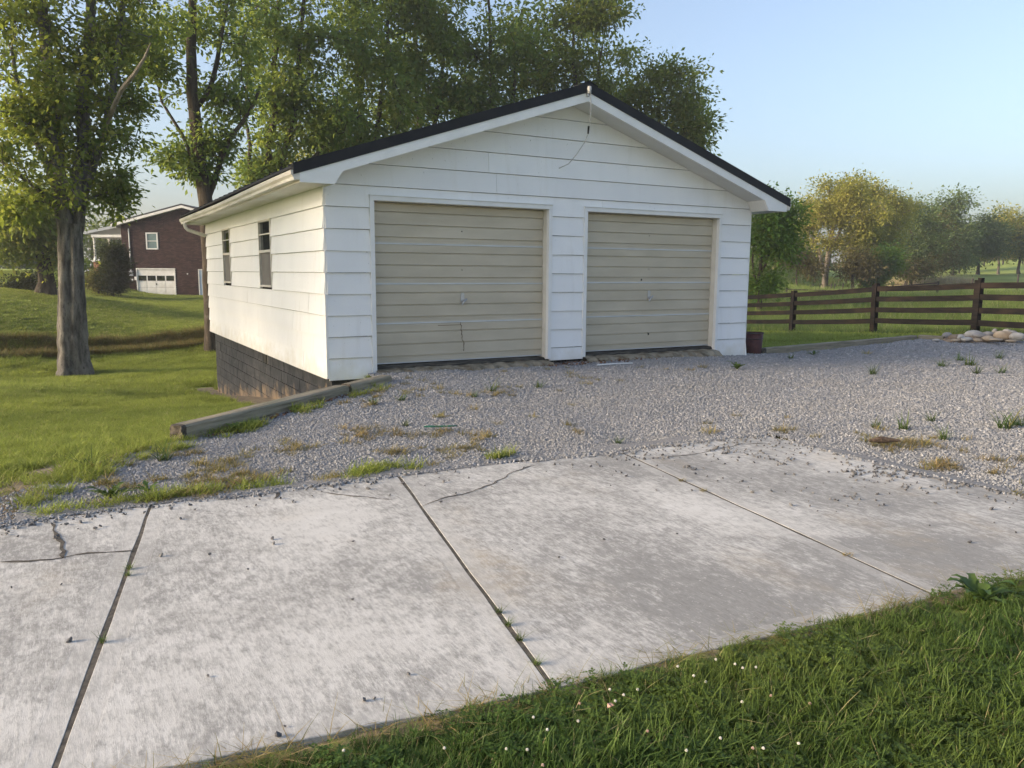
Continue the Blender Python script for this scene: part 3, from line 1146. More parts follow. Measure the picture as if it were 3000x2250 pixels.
roof = thing('roof', (0, 0, 0), None, None)
roof.parent = gar
for sgn in (-1, 1):
    xe = XC + sgn * (XC + EV)
    n_ = 13
    # sheets with standing ribs
    prof = []
    MB().prism([(XC, rk(XC, .245)), (xe, rk(xe, .245)), (xe, rk(xe, .215)), (XC, rk(XC, .215))],
               lambda p: (p[0], YF, p[1]), lambda p: (p[0], YB, p[1])).build('roof_sheet', M['roof'], roof)
    for i in range(24):
        y = YF + .22 + i * .46
        if y > YB - .1:
            break
        MB().prism([(y - .025, .246), (y + .025, .246), (y + .012, .265), (y - .012, .265)],
                   lambda p: (XC + sgn * .1, p[0], rk(XC + sgn * .1, p[1])), lambda p: (xe, p[0], rk(xe, p[1]))).build('roof_rib', M['roof'], roof)
    # black rake trim on both gable ends
    for y0, y1 in ((YF - .022, YF + .06), (YB - .06, YB + .022)):
        MB().prism([(XC, rk(XC, .268)), (xe, rk(xe, .268)), (xe, rk(xe, .128)), (XC, rk(XC, .128))],
                   lambda p: (p[0], y0, p[1]), lambda p: (p[0], y1, p[1])).build('rake_trim', M['roof'], roof)
        # white rake board, widening to the boxed eave
        xt = XC + sgn * (XC + .42)
        xa, xb = XC + sgn * (XC - .02), XC + sgn * (XC - .13)
        yy0, yy1 = (y0 + .012, y1 - .03) if y0 < 0 else (y0 + .03, y1 - .012)
        MB().prism([(XC, rk(XC, .135)), (xt, rk(xt, .135)), (xt, 2.535), (xa, 2.535), (xb, rk(xb, 0)), (XC, rk(XC, 0))],
                   lambda p: (p[0], yy0, p[1]), lambda p: (p[0], yy1, p[1])).build('rake_board', M['trim'], gar)
    # sloped soffit under the rake
    for y0, y1 in ((YF + .03, -.001), (FD + .02, YB - .03)):
        MB().prism([(XC, rk(XC, .03)), (xb, rk(xb, .03)), (xb, rk(xb, .012)), (XC, rk(XC, .012))],
                   lambda p: (p[0], y0, p[1]), lambda p: (p[0], y1, p[1])).build('rake_soffit', M['soffit'], gar)
    # slanted inner face of the boxed return
    for y0, y1 in ((YF + .035, -.024), (FD + .024, YB - .035)):
        MB().prism([(xa, 2.537), (xb, rk(xb, .01)), (xb + sgn * .012, rk(xb, .01)), (xa + sgn * .012, 2.537)],
                   lambda p: (p[0], y0, p[1]), lambda p: (p[0], y1, p[1])).build('return_panel', M['soffit'], gar)
        xi = XC + sgn * (XC + .002)
        MB().box(min(xa, xi), max(xa, xi), y0, y1, 2.5375, 2.549).build('return_panel', M['soffit'], gar)
    # eave soffit (panels) and fascia
    xw = 0 if sgn < 0 else FW
    xo = xw + sgn * .40
    ys = [YF + .03, 1.8, 4.1, 6.5, 8.6, YB - .03]
    for a, b in zip(ys[:-1], ys[1:]):
        MB().box(min(xo, xw + sgn * .001), max(xo, xw + sgn * .001), a + .003, b - .003, 2.548, 2.56).build('soffit_panel', M['soffit'], gar)
    MB().box(min(xo, xo + sgn * .02), max(xo, xo + sgn * .02), YF + .03, YB - .03, 2.535, 2.70).build('eave_fascia', M['fascia'] if 'fascia' in M else M['gutter'], gar)
    # K-style gutter with open top, slight sag
    g0 = xo + sgn * .021
    pr = [(0, .115), (0, 0), (.075, 0), (.082, .035), (.105, .065), (.112, .112), (.100, .116), (.098, .110), (.092, .07), (.070, .04), (.066, .008), (.008, .008), (.008, .115)]
    yv = np.linspace(YF - .01, YB + .01, 15)
    V, F = [], []
    n = len(pr)
    for yi, y in enumerate(yv):
        t = (y - yv[0]) / (yv[-1] - yv[0])
        dz = -.012 * math.sin(math.pi * t) - .02 * t + .006 * math.sin(9 * t)
        for px, pz in pr:
            V.append((g0 + sgn * px, y, 2.562 + pz + dz))
    for yi in range(len(yv) - 1):
        for i in range(n):
            a, b = yi * n + i, yi * n + (i + 1) % n
            F.append((a, b, b + n, a + n) if sgn > 0 else (a + n, b + n, b, a))
    gut = mesh_np('gutter', V, F, M['gutter'], gar)
    for ye, dzz in ((yv[0], 0), (yv[-1], -.02)):
        MB().prism([(0, 0), (.075, 0), (.082, .035), (.105, .065), (.112, .112), (0, .115)],
                   lambda p: (g0 + sgn * p[0], ye - .002, 2.562 + p[1] + dzz), lambda p: (g0 + sgn * p[0], ye + .002, 2.562 + p[1] + dzz)).build('end_cap', M['gutter'], gut)
MB().prism([(XC - .16, rk(XC - .16, .272)), (XC, rk(XC, .276)), (XC + .16, rk(XC + .16, .272)), (XC + .16, rk(XC + .16, .28)), (XC, rk(XC, .292)), (XC - .16, rk(XC - .16, .28))],
           lambda p: (p[0], YF - .03, p[1]), lambda p: (p[0], YB + .03, p[1])).build('ridge_cap', M['roof'], roof)
# downspout elbow at the rear of the left gutter
MB().tube([(-.49, 9.62, 2.56), (-.49, 9.62, 2.50), (-.475, 9.62, 2.44), (-.43, 9.62, 2.39), (-.34, 9.62, 2.355), (-.06, 9.62, 2.27), (-.045, 9.62, 2.24)],
          .042, 10).build('downspout', M['gutter'], gar, smooth=True)
# service cable left hanging at the gable peak
px = XC - .02
cb = thing('service_cable', (px, YF - .05, 4.03), None, None)
cb.parent = gar
MB().lathe([(0, .07), (.028, .065), (.034, .03), (.026, .0), (.03, -.03), (.0, -.04)], (px, YF - .06, 4.09), 10).build('insulator', M['cable'], cb, smooth=True)
MB().box(px - .02, px + .02, YF - .055, YF - .012, 4.02, 4.14).build('bracket', M['steel'], cb)
MB().tube([(px + .01, YF - .07, 4.07), (px + .035, YF - .06, 3.9), (px + .05, YF - .03, 3.72), (px + .055, YF + .02, 3.60)], .008, 6).build('wire', M['cable'], cb)
MB().tube([(px + .055, YF + .02, 3.61), (px + .06, YF + .04, 3.50)], [.016, .013], 8).build('splice', M['black'], cb)
MB().tube([(px + .06, YF + .04, 3.50), (px + .04, -.33, 3.38), (px - .06, -.26, 3.20), (px - .12, -.15, 3.08), (px - .2, -.05, 3.03), (px - .21, -.022, 3.025)], .008, 6).build('wire', M['cable'], cb)

# ------------------------------------------------------------------ timbers, bucket, small things on the gravel
def timber(A, B, w, h, label, seed, name='landscape_timber'):
    A, B = np.array(A, float), np.array(B, float)
    L = np.linalg.norm(B - A)
    yaw = math.atan2(B[1] - A[1], B[0] - A[0])
    pit = math.asin((B[2] - A[2]) / L)
    rr = np.random.default_rng(seed)
    n, m = 40, 24
    V, F = [], []
    ph = rr.random(6) * 6
    for i in range(n):
        x = L * i / (n - 1)
        for k in range(m):
            a = 2 * math.pi * (k + .5) / m
            ca, sa = math.cos(a), math.sin(a)
            q = (abs(ca) ** 16 + abs(sa) ** 16) ** (-1 / 16)
            wob = 1 + .03 * math.sin(x * 2 + ph[0] + k) + .02 * math.sin(x * 7 + ph[1] + 2 * k) + .008 * rr.standard_normal()
            e = 1 - (.10 * rr.random() if i in (0, n - 1) else 0)
            V.append((x + (.02 * rr.random() if i in (0, n - 1) else 0), ca * q * w / 2 * wob * e, sa * q * h / 2 * wob * e))
    for i in range(n - 1):
        for k in range(m):
            F.append((i * m + k, i * m + (k + 1) % m, (i + 1) * m + (k + 1) % m, (i + 1) * m + k))
    b = len(V)
    V += [(.035, 0, 0), (L - .02, 0, 0)]
    for k in range(m):
        F.append((b, (k + 1) % m, k))
        F.append((b + 1, (n - 1) * m + k, (n - 1) * m + (k + 1) % m))
    o = mesh_np(name, V, F, M['timber'])
    o.data.materials.append(M['timber_end'])
    for i, p in enumerate(o.data.polygons):
        if i >= (n - 1) * m or i < m:
            p.material_index = 1
    o.location = A
    o.rotation_euler = (0, -pit, yaw)
    return tag(o, label, 'timber')


timber((-2.23, -2.60, -.072), (-.20, -1.28, .01), .17, .165, 'weathered grey landscape timber with rotten dark end lying on the lawn edge', 3)
timber((-.17, -1.262, .012), (.52, -.82, .035), .17, .165, 'short weathered timber with a knot, nearest the garage corner', 8)
e1 = [onz(1640, 760, -.03), onz(1800, 746, 0.0), onz(1975, 731, .02)]
timber(tuple(e1[0]), tuple(e1[2]), .12, .14, 'long pale edging timber along the far side of the gravel', 12)
timber(tuple(onz(1985, 730, .02)), tuple(onz(2040, 733, .03)), .12, .14, 'short grey edging timber end beside the rock pile', 14)

M['rustmetal'] = simple('rusty_red_paint', (.055, .020, .022), (.10, .038, .034), 9, .6, .35, .65, .3, 40, .004)
M['rustrim'] = simple('rusty_rim', (.05, .03, .03), (.09, .07, .07), 14, .7)
bp = onz(1626, 764, -.06)
bk = thing('metal_bucket', tuple(bp), 'rusty dark red metal bucket beside the garage corner', 'bucket')
MB().lathe([(0, .0), (.145, .0), (.15, .012), (.178, .40), (.172, .40), (.145, .03), (0, .028)], tuple(bp), 24).build('bucket_body', M['rustmetal'], bk, smooth=True)
MB().lathe([(.177, .385), (.19, .39), (.19, .405), (.176, .41)], tuple(bp), 24).build('bucket_rim', M['rustrim'], bk, smooth=True)
MB().lathe([(.17, .28), (.181, .285), (.18, .295), (.17, .30)], tuple(bp), 24).build('bucket_hoop', M['rustrim'], bk, smooth=True)
MB().lathe([(0, .36), (.172, .36), (.172, .37), (0, .372)], tuple(bp), 20).build('bucket_fill', M['soil'], bk)

st = onz(1290, 790, .03)
en = onz(1366, 786, .02)
o = MB().tube([st + np.array([0, 0, .012]), (st + en) / 2 + np.array([0, .01, .016]), en + np.array([0, 0, .012])], .010, 6).build('plastic_strip', M['trim'])
tag(o, 'thin white strip lying on gravel in front of the right garage door', 'strip')
pts = [onz(x, y, z) + np.array([0, 0, .02]) for x, y, z in ((963, 778, .05), (985, 786, .04), (1020, 789, .04), (1050, 786, .045), (1090, 780, .06), (1128, 779, .06))]
o = MB().tube(pts, .012, 6).build('torn_strip', M['trim'])
tag(o, 'curved torn white strip lying below the left garage door', 'strip')
cp = onz(836, 796, .05)
rr = random.Random(3)
V, F = [], []
for i in range(7):
    for j in range(4):
        V.append((cp[0] - .16 + i * .055, cp[1] - .05 + j * .05 + rr.uniform(-.01, .01), cp[2] + .10 - i * .012 - .02 * abs(j - 1.5) + rr.uniform(-.014, .014)))
for i in range(6):
    for j in range(3):
        F.append((i * 4 + j, i * 4 + 4 + j, i * 4 + 5 + j, i * 4 + 1 + j))
b = len(V)
V += [(x, y, z - .008) for x, y, z in V[:b]]
F += [tuple(b + k for k in f[::-1]) for f in F[:]]
o = mesh_np('broken_trim_scrap', V, F, M['trim'])
tag(o, 'crumpled white scrap lying by the foot of the left door trim', 'scrap')
M['greenp'] = simple('green_plastic', (.012, .10, .065), (.02, .14, .09), 20, .5)
gp = onz(952, 928, -.07)
o = MB().prism([(-.17, 0), (-.15, .035), (.05, .025), (.17, .0), (.10, -.02), (-.1, -.018)],
               lambda p: (gp[0] + p[0] * .9, gp[1] + p[1] - p[0] * .3, gp[2] + .035 + .02 * abs(p[0])), lambda p: (gp[0] + p[0] * .9, gp[1] + p[1] - p[0] * .3, gp[2] + .026 + .02 * abs(p[0]))).build('green_plastic_strip', M['greenp'])
tag(o, 'dark green plastic strip lying on the gravel', 'strip')
M['bark'] = simple('brown_bark', (.06, .04, .028), (.14, .10, .07), 25, .95, bump=.8, bscale=60, bdist=.01)
bp2 = onz(1910, 958, -.06)
o = MB().tube([bp2 + np.array([-.13, .06, .03]), bp2 + np.array([-.03, .02, .035]), bp2 + np.array([.12, -.07, .028])], [.012, .032, .010], 7).build('bark_piece', M['bark'])
tag(o, 'piece of dark bark lying on dry grass beside the drive', 'bark')

# rocks of the pile by the fence
def rock_mesh(sx, sy, sz, seed):
    rr = np.random.default_rng(seed)
    n, m = 9, 14
    k = rr.standard_normal((5, 3))
    k /= np.linalg.norm(k, axis=1)[:, None]
    cut = .72 + .25 * rr.random(5)
    V = []
    for i in range(n + 1):
        th = math.pi * i / n
        for j in range(m):
            ph = 2 * math.pi * j / m
            d = np.array([math.sin(th) * math.cos(ph), math.sin(th) * math.sin(ph), math.cos(th)])
            r = 1.0
            for kk, c in zip(k, cut):
                dt = d @ kk
                if dt > c:
                    r = min(r, c / dt)
            r *= 1 + .03 * math.sin(5 * d[0] + seed) + .02 * math.sin(9 * d[1] + 2 * seed)
            V.append((d[0] * r * sx, d[1] * r * sy, d[2] * r * sz))
    F = []
    for i in range(n):
        for j in range(m):
            F.append((i * m + j, i * m + (j + 1) % m, (i + 1) * m + (j + 1) % m, (i + 1) * m + j))
    return V, F


def rockmat(name, a, b):
    return simple(name, a, b, 5, .9, .35, .65, .5, 35, .01)


RM = {'tan': rockmat('tan_rock', (.34, .25, .16), (.46, .37, .27)), 'grey': rockmat('grey_rock', (.20, .185, .17), (.33, .31, .29)),
      'pale': rockmat('pale_rock', (.34, .315, .28), (.47, .44, .40)), 'brown': rockmat('brown_rock', (.20, .145, .10), (.31, .24, .17))}
rocks = [  # zoom-8 pixels: cx, cy, half w, half h, colour, label
    (1395, 1093, 40, 9, 'pale', 'flat pale rock at the left tip of the rock pile'),
    (1500, 1060, 48, 38, 'grey', 'upright grey-brown boulder at the left of the rock pile'),
    (1560, 1072, 50, 30, 'brown', 'brown rock leaning right of the upright grey boulder'),
    (1625, 1072, 45, 28, 'pale', 'pinkish pale rock between brown and white stones'),
    (1580, 1095, 42, 13, 'tan', 'low tan stone at the front left of the pile'),
    (1685, 1088, 58, 23, 'pale', 'low pale flat stone in the front row'),
    (1745, 1045, 78, 42, 'pale', 'largest white rock on top of the pile'),
    (1800, 1058, 62, 28, 'grey', 'grey rock under the largest white rock'),
    (1785, 1095, 36, 17, 'tan', 'small tan stone in the middle of the front row'),
    (1870, 1045, 55, 30, 'grey', 'dark grey rock behind the centre of the pile'),
    (1880, 1080, 60, 27, 'tan', 'long tan rock left of the big tan boulder'),
    (1940, 1010, 28, 22, 'grey', 'small rounded rock perched at the top behind'),
    (2020, 1055, 88, 45, 'tan', 'largest tan boulder at the right of the pile'),
    (1950, 1092, 68, 16, 'tan', 'low flat tan stone below the largest tan boulder'),
    (2055, 1008, 40, 16, 'pale', 'thin pale stone on top behind the tan boulder'),
    (2105, 1030, 45, 24, 'grey', 'dark rock behind the far right of the pile'),
    (2150, 1062, 68, 36, 'pale', 'pale buff boulder at the right frame edge'),
    (2090, 1102, 50, 14, 'tan', 'low buff stone in front of the pale buff boulder')]
for i, (cx, cy, hw, hh, cn, lab) in enumerate(rocks):
    pxx, pyy = (2300 + cx / 3.16) / S, (650 + cy / 3.16) / S
    dist = 20.2 - .9 * (cy - 1040) / 60 + (.55 if cy < 1030 else 0)
    p = atd(pxx, pyy, dist)
    sc = dist * .93 / FPX / 3.16
    V, F = rock_mesh(hw * sc * 1.06, hw * sc * .8, hh * sc * .98, i + 5)
    o = mesh_np('rock', V, F, RM[cn], smooth=True)
    o.location = p
    o.rotation_euler = (random.uniform(-.1, .1), random.uniform(-.1, .1), random.uniform(-.5, .5))
    tag(o, lab, 'rock', 'rocks of the pile by the fence')
rb = atd(2110, 728, 20.4)
V, F = rock_mesh(1.1, .6, .16, 77)
o = mesh_np('rock', V, F, RM['brown'], smooth=True)
o.location = (rb[0], rb[1], -.02)
tag(o, 'half-buried dark brown rock under the pile', 'rock', 'rocks of the pile by the fence')

# ------------------------------------------------------------------ board fence
def fencemat():
    m = NT('weathered_fence_stain', .85)
    co = m.coord((1.2, 1.2, 9))
    c = m.mix(m.ramp(m.noise(2.5, 5, co=co), .35, .65), (.010, .010, .011), (.026, .022, .020))
    c = m.mix(m.ramp(m.noise(1.4, 4, co=m.coord((1, 1, 3))), .50, .62, 0, .5), c, (.048, .034, .026))
    m.col(c)
    m.b.inputs['Specular IOR Level'].default_value = .08
    m.bump(m.noise(12, 4, co=co), .4, .006)
    return m.m


M['fence'] = fencemat()
P3 = np.array([16.04, .53])
P2 = np.array([16.84, 3.85])
P1 = np.array([17.80, 7.55])
FP = [P3 + (P3 - P2) * 2.05, P3 + (P3 - P2), P3, P2, P1, P1 + (P1 - P2) * 1.02, P1 + (P1 - P2) * 2.04, P1 + (P1 - P2) * 3.06]
TOPZ = [1.55, 1.45, 1.345, 1.19, .925, .70, .55, .42]
fen = thing('board_fence', (*P2, -.3), 'dark stained four-rail board fence beyond the gravel, partly sunlit', 'fence')
fdir = [(FP[min(i + 1, len(FP) - 1)] - FP[max(i - 1, 0)]) for i in range(len(FP))]
for i, p in enumerate(FP):
    d = fdir[i] / np.linalg.norm(fdir[i])
    nrm = np.array([-d[1], d[0]])       # towards the camera side
    if nrm @ (CAM[:2] - p) < 0:
        nrm = -nrm
    gz = float(ground_h(*p)) - .3
    lean = np.array([random.uniform(-.02, .02), random.uniform(-.03, .03)])
    pt = MB()

    def rectp(c, hw, hd, z):
        return [(c[0] + d[0] * a * hw + nrm[0] * b * hd, c[1] + d[1] * a * hw + nrm[1] * b * hd, z) for a, b in ((-1, -1), (1, -1), (1, 1), (-1, 1))]
    pt.hexa(rectp(p, .05, .05, gz), rectp(p + lean, .05, .05, TOPZ[i] + random.uniform(-.04, .08)))
    pt.build('post', M['fence'], fen)
    fb = MB()
    q = p + nrm * .092
    fb.hexa(rectp(q, .085, .014, gz + .42), rectp(q + lean, .085, .014, TOPZ[i] - .02))
    fb.build('face_board', M['fence'], fen)
HT = [.13, .42, .72, 1.02]
for i in range(len(FP) - 1):
    for h in HT:
        a, b = FP[i], FP[i + 1]
        d = (b - a) / np.linalg.norm(b - a)
        nrm = np.array([-d[1], d[0]])
        if nrm @ (CAM[:2] - a) < 0:
            nrm = -nrm
        oa, ob = a + nrm * .064 + d * .004, b + nrm * .064 - d * .004
        za, zb = TOPZ[i] - h - .02 + random.uniform(-.012, .012), TOPZ[i + 1] - h - .02 + random.uniform(-.012, .012)
        r_ = MB()
        n = 7
        rings = []
        for k in range(n):
            t = k / (n - 1)
            c = oa + (ob - oa) * t
            z = za + (zb - za) * t - .012 * math.sin(math.pi * t) + random.uniform(-.003, .003)
            rings.append([(c[0] - nrm[0] * .012, c[1] - nrm[1] * .012, z - .07), (c[0] + nrm[0] * .012, c[1] + nrm[1] * .012, z - .07),
                          (c[0] + nrm[0] * .012, c[1] + nrm[1] * .012, z + .07), (c[0] - nrm[0] * .012, c[1] - nrm[1] * .012, z + .07)])
        V = [v for r in rings for v in r]
        F = [(3, 2, 1, 0), (4 * (n - 1), 4 * (n - 1) + 1, 4 * (n - 1) + 2, 4 * (n - 1) + 3)]
        for k in range(n - 1):
            for j in range(4):
                F.append((4 * k + j, 4 * k + (j + 1) % 4, 4 * k + 4 + (j + 1) % 4, 4 * k + 4 + j))
        mesh_np('rail', V, F, M['fence'], fen)

# far fences: posts stand on the pasture
M['post'] = simple('dark_post', (.03, .027, .025), (.06, .05, .045), 4, .9)


def z8(x, y):
    return (2300 + x / 3.16) / S, (650 + y / 3.16) / S


def far_fence(rows, dist, label, name, cat, rails=None, r=.06):
    pts = []
    for x, y0, y1 in rows:
        top = atd(*z8(x, y0), dist)
        pts.append(top)
    base = pts[0].copy()
    t = thing(name, (base[0], base[1], float(ground_h(base[0], base[1]))), label, cat)
    for (x, y0, y1), p in zip(rows, pts):
        gz = float(ground_h(p[0], p[1]))
        bt = min(gz, atd(*z8(x, y1), dist)[2])
        MB().tube([(p[0], p[1], bt - .2), (p[0] + random.uniform(-.03, .03), p[1], p[2])], r, 6).build('post', M['post'], t)
    for i, (a, b, dz) in enumerate(rails or []):
        pa, pb = pts[a], pts[b]
        MB().tube([pa - np.array([0, 0, dz]), pb - np.array([0, 0, dz])], r * .55, 5).build('rail', M['post'], t)
    return t


far_fence([(15, 610, 720), (500, 625, 715), (940, 590, 690), (1415, 550, 665)], 55, 'row of dark posts just beyond the board fence', 'post_fence', 'fence', r=.07,
          rails=[(0, 1, .1), (1, 2, .1), (2, 3, .1)])
far_fence([(150, 588, 650), (203, 580, 640), (262, 575, 640), (328, 572, 640), (380, 570, 640), (432, 570, 630)], 90,
          'small dark timber corral with gate posts in the pasture', 'corral', 'corral', rails=[(0, 1, .25), (1, 2, .25), (3, 4, .25), (4, 5, .25), (2, 3, .5)], r=.10)
far_fence([(460, 570, 625), (538, 568, 625), (620, 562, 622), (640, 560, 620), (760, 552, 612), (880, 548, 605), (1000, 560, 600), (1112, 545, 600)], 92,
          'thin wire fence with posts left of the pale reeds', 'wire_fence', 'fence', rails=[(3, 5, .2), (5, 7, .35)], r=.07)
far_fence([(1130, 423, 472), (1308, 410, 467), (1485, 400, 452), (1665, 380, 432), (1845, 355, 412), (2022, 335, 392), (2205, 310, 372)], 150,
          'line of small dark posts on the far slope below the brush', 'post_line', 'fence', r=.13)
far_fence([(1740, 525, 570), (2160, 485, 550)], 75, 'pair of thin dark stakes in the sunlit pasture at right', 'stake_pair', 'fence', r=.07)

# ------------------------------------------------------------------ brick house on the slope at left
FH = np.array([math.sin(YAW), math.cos(YAW)])
RH = np.array([math.cos(YAW), -math.sin(YAW)])
HD = 60.0


def hz(x, y, depth=HD):
    """zoomed photo pixel -> (X, Z) on the plane of the gable wall"""
    px_, py_ = (200 + x / 4.741) / S, (550 + y / 4.741) / S
    d = ray(px_, py_)
    t = depth / (d[:2] @ FH)
    p = CAM + d * t
    return p


h0 = hz(785, 1480)
house = thing('brick_house', tuple(h0), 'dark red brick house with a white garage door on the far slope', 'house', rz=-YAW)


def HL(x, y):
    p = hz(x, y)
    return float((p[:2] - h0[:2]) @ RH), float(p[2] - h0[2])


def brickmat():
    m = NT('dark_red_brick', .9)
    t = m.attr('tint')
    c = m.mix(m.ramp(t, 0, .5), (.022, .012, .012), (.050, .024, .022))
    c = m.mix(m.ramp(t, .6, 1), c, (.075, .042, .037))
    c = m.mix(m.ramp(m.noise(25, 3), .4, .7, 0, .3), c, (.04, .025, .024))
    m.col(c)
    return m.m


M['brick'] = brickmat()
M['brickmortar'] = simple('brick_mortar', (.06, .05, .048), (.085, .072, .068), 5, .95)
M['hwhite'] = simple('house_white_paint', (.72, .72, .71), (.62, .61, .58), 3, .6)
M['hblue'] = simple('pale_blue_door', (.42, .50, .60), (.46, .54, .63), 2, .6)
M['hroof'] = simple('dark_shingle', (.035, .037, .045), (.06, .062, .07), 6, .85)
M['hgrey'] = simple('grey_gable_siding', (.36, .39, .42), (.42, .44, .47), 3, .7)
M['hglass'] = simple('curtained_glass', (.10, .16, .17), (.13, .20, .20), 3, .15, spec=.8)
M['sunlit_brick'] = simple('sunlit_porch_brick', (.28, .14, .085), (.36, .19, .12), 12, .9)  # sunlight on the porch side put into the brick's orange colour

WX = 9.6
eave = HL(840, 512)[1]
slope = .263
ridge = WX / 2


def wall_top(x):
    return eave + slope * (ridge - abs(x - ridge))


openings = []
dl, dzt = HL(945, 1120)
dr, dzb = HL(1500, 1484)
openings.append((dl, dr, -.6, dzt))
wl0, wzt = HL(1072, 622)
wr0, wzb = HL(1252, 857)
openings.append((wl0, wr0, wzb, wzt))
bl0, bzt = HL(1803, 1132)
openings.append((bl0, bl0 + 1.0, -.6, bzt))
# mortar backing wall (closed box with gable)
MB().prism([(0, -.9), (WX, -.9), (WX, eave), (ridge, wall_top(ridge)), (0, eave)], lambda p: (p[0], .06, p[1]), lambda p: (p[0], 13.0, p[1])).build('wall_core', M['brickmortar'], house, local=True)


def brick_field(x0, x1, z0, top, face, depth=.055, seed=1):
    """every brick of one wall, joined; face(u, v, d) -> local point"""
    rr = np.random.default_rng(seed)
    V, F, T = [], [], []
    bw, bh, jt = .245, .082, .011
    nz = int((5.5 + 2.5) / bh)
    for k in range(nz):
        z = z0 + k * bh
        off = (k % 2) * bw / 2
        x = x0 - off
        while x < x1:
            a, b = max(x, x0) + jt / 2, min(x + bw, x1) - jt / 2
            x += bw
            zt_ = z + bh - jt
            if b - a < .03 or zt_ > top((a + b) / 2) - .02:
                continue
            if any(a < o[1] and b > o[0] and z < o[3] and zt_ > o[2] for o in openings) and face is face_gable:
                continue
            d = rr.uniform(-.004, .006)
            n = len(V)
            V += [face(a, z, d), face(b, z, d), face(b, zt_, d), face(a, zt_, d), face(a, z, depth), face(b, z, depth), face(b, zt_, depth), face(a, zt_, depth)]
            F += [(n, n + 1, n + 2, n + 3), (n + 4, n + 5, n + 1, n), (n + 3, n + 2, n + 6, n + 7), (n + 1, n + 5, n + 6, n + 2), (n, n + 3, n + 7, n + 4)]
            T += [rr.random()] * 8
    return V, F, T


def face_gable(u, v, d):
    return (u, d, v)


def face_left(u, v, d):
    return (d, u, v)


V, F, T = brick_field(0, WX, -.5, wall_top, face_gable)
o = mesh_np('brickwork', V, F, M['brick'], house, attrs={'tint': T}, local=True)
o['kind'] = 'stuff'
V, F, T = brick_field(.07, 12.9, -.5, lambda x: eave, face_left, seed=2)
o = mesh_np('brickwork', V, F, M['brick'], house, attrs={'tint': T}, local=True)
o['kind'] = 'stuff'
o['label'] = 'brickwork of the side wall behind the porch'
# concrete footing strip
MB().box(-.03, dl - .08, -.05, .10, -1.0, HL(800, 1395)[1] - .2).build('footing', M['soil'], house, local=True)
# roof with white rake
for sgn in (-1, 1):
    xe = ridge + sgn * (ridge + .55)
    yr = [(ridge, wall_top(ridge) + .27), (xe, eave - .55 * slope + .27), (xe, eave - .55 * slope + .16), (ridge, wall_top(ridge) + .16)]
    MB().prism(yr, lambda p: (p[0], -.40, p[1]), lambda p: (p[0], 13.4, p[1])).build('roof', M['hroof'], house, local=True)
    yr = [(ridge, wall_top(ridge) + .155), (xe, eave - .55 * slope + .155), (xe, eave - .55 * slope - .03), (ridge, wall_top(ridge) - .03)]
    MB().prism(yr, lambda p: (p[0], -.40, p[1]), lambda p: (p[0], -.34, p[1])).build('rake_board', M['hwhite'], house, local=True)
    MB().prism(yr, lambda p: (p[0], -.335, p[1]), lambda p: (p[0], .05, p[1] - .001)).build('soffit', M['hgrey'], house, local=True)
# rear cross gable rising above the roof
gxp, gzp = HL(1345, 272)
gl, gzl = HL(960, 385)
gs = (gzp - gzl) / (gxp - gl)
yg = 4.5
k = (HD + yg) / HD
cgx, cgz = gxp * k + .3, gzp * k - .15
MB().prism([(cgx - 4.6, eave), (cgx + 2.4, eave), (cgx + 2.4, cgz - 2.4 * gs - .12), (cgx, cgz - .12), (cgx - 4.6, cgz - 4.6 * gs - .12)],
           lambda p: (p[0], yg, p[1]), lambda p: (p[0], yg + 7, p[1])).build('upper_gable', M['hgrey'], house, local=True)
for a, b in ((cgx - 4.8, cgx), (cgx, cgx + 2.6)):
    za, zb = (cgz - abs(a - cgx) * gs), (cgz - abs(b - cgx) * gs)
    MB().prism([(a, za - .06), (b, zb - .06), (b, zb + .06), (a, za + .06)], lambda p: (p[0], yg - .25, p[1]), lambda p: (p[0], yg + 7, p[1])).build('upper_roof', M['hroof'], house, local=True)
    MB().prism([(a, za - .20), (b, zb - .20), (b, zb - .065), (a, za - .065)], lambda p: (p[0], yg - .25, p[1]), lambda p: (p[0], yg - .2, p[1])).build('upper_rake_board', M['hwhite'], house, local=True)
# garage door
hd = thing('house_garage_door', (0, 0, 0), None, None)
hd.parent = house
ORG[hd] = np.zeros(3)
gdz = [HL(950, v)[1] for v in (1478, 1385, 1296, 1215, 1130)]
gdx = [dl + .06 + (dr - dl - .12) * k / 4 for k in range(5)]
gdz[0] = dzb
for row in range(4):
    for c in range(4):
        a, b, z0, z1 = gdx[c], gdx[c + 1], gdz[row], gdz[row + 1]
        if row == 2:
            MB().box(a, b, .03, .07, z0, z1).build('panel', M['hwhite'], hd, local=True)
            MB().box(a + .05, b - .05, .022, .029, z0 + .03, z1 - .03).build('pane', M['glass'], hd, local=True)
        else:
            MB().box(a + .004, b - .004, .03, .07, z0 + .006, z1 - .006).build('panel', M['hwhite'], hd, local=True)
            if row < 2:
                MB().box(a + .07, b - .07, .022, .029, z0 + .07, z1 - .06).build('raised_panel', M['hwhite'], hd, local=True)
MB().box(dl, dr, .071, .09, -.6, dzt - .07).build('backing', M['dark_inside'], hd, local=True)
MB().box((dl + dr) / 2 - .04, (dl + dr) / 2 + .04, .0, .02, gdz[1] + .2, gdz[1] + .32).build('handle', M['black'], hd, local=True)
fr = MB()
fr.box(dl - .02, dl + .06, -.03, .06, -.4, dzt - .07)
fr.box(dr - .06, dr + .02, -.03, .06, -.4, dzt - .07)
fr.box(dl - .02, dr + .02, -.035, .06, dzt - .069, dzt + .02)
fr.build('door_frame', M['hwhite'], house, local=True)
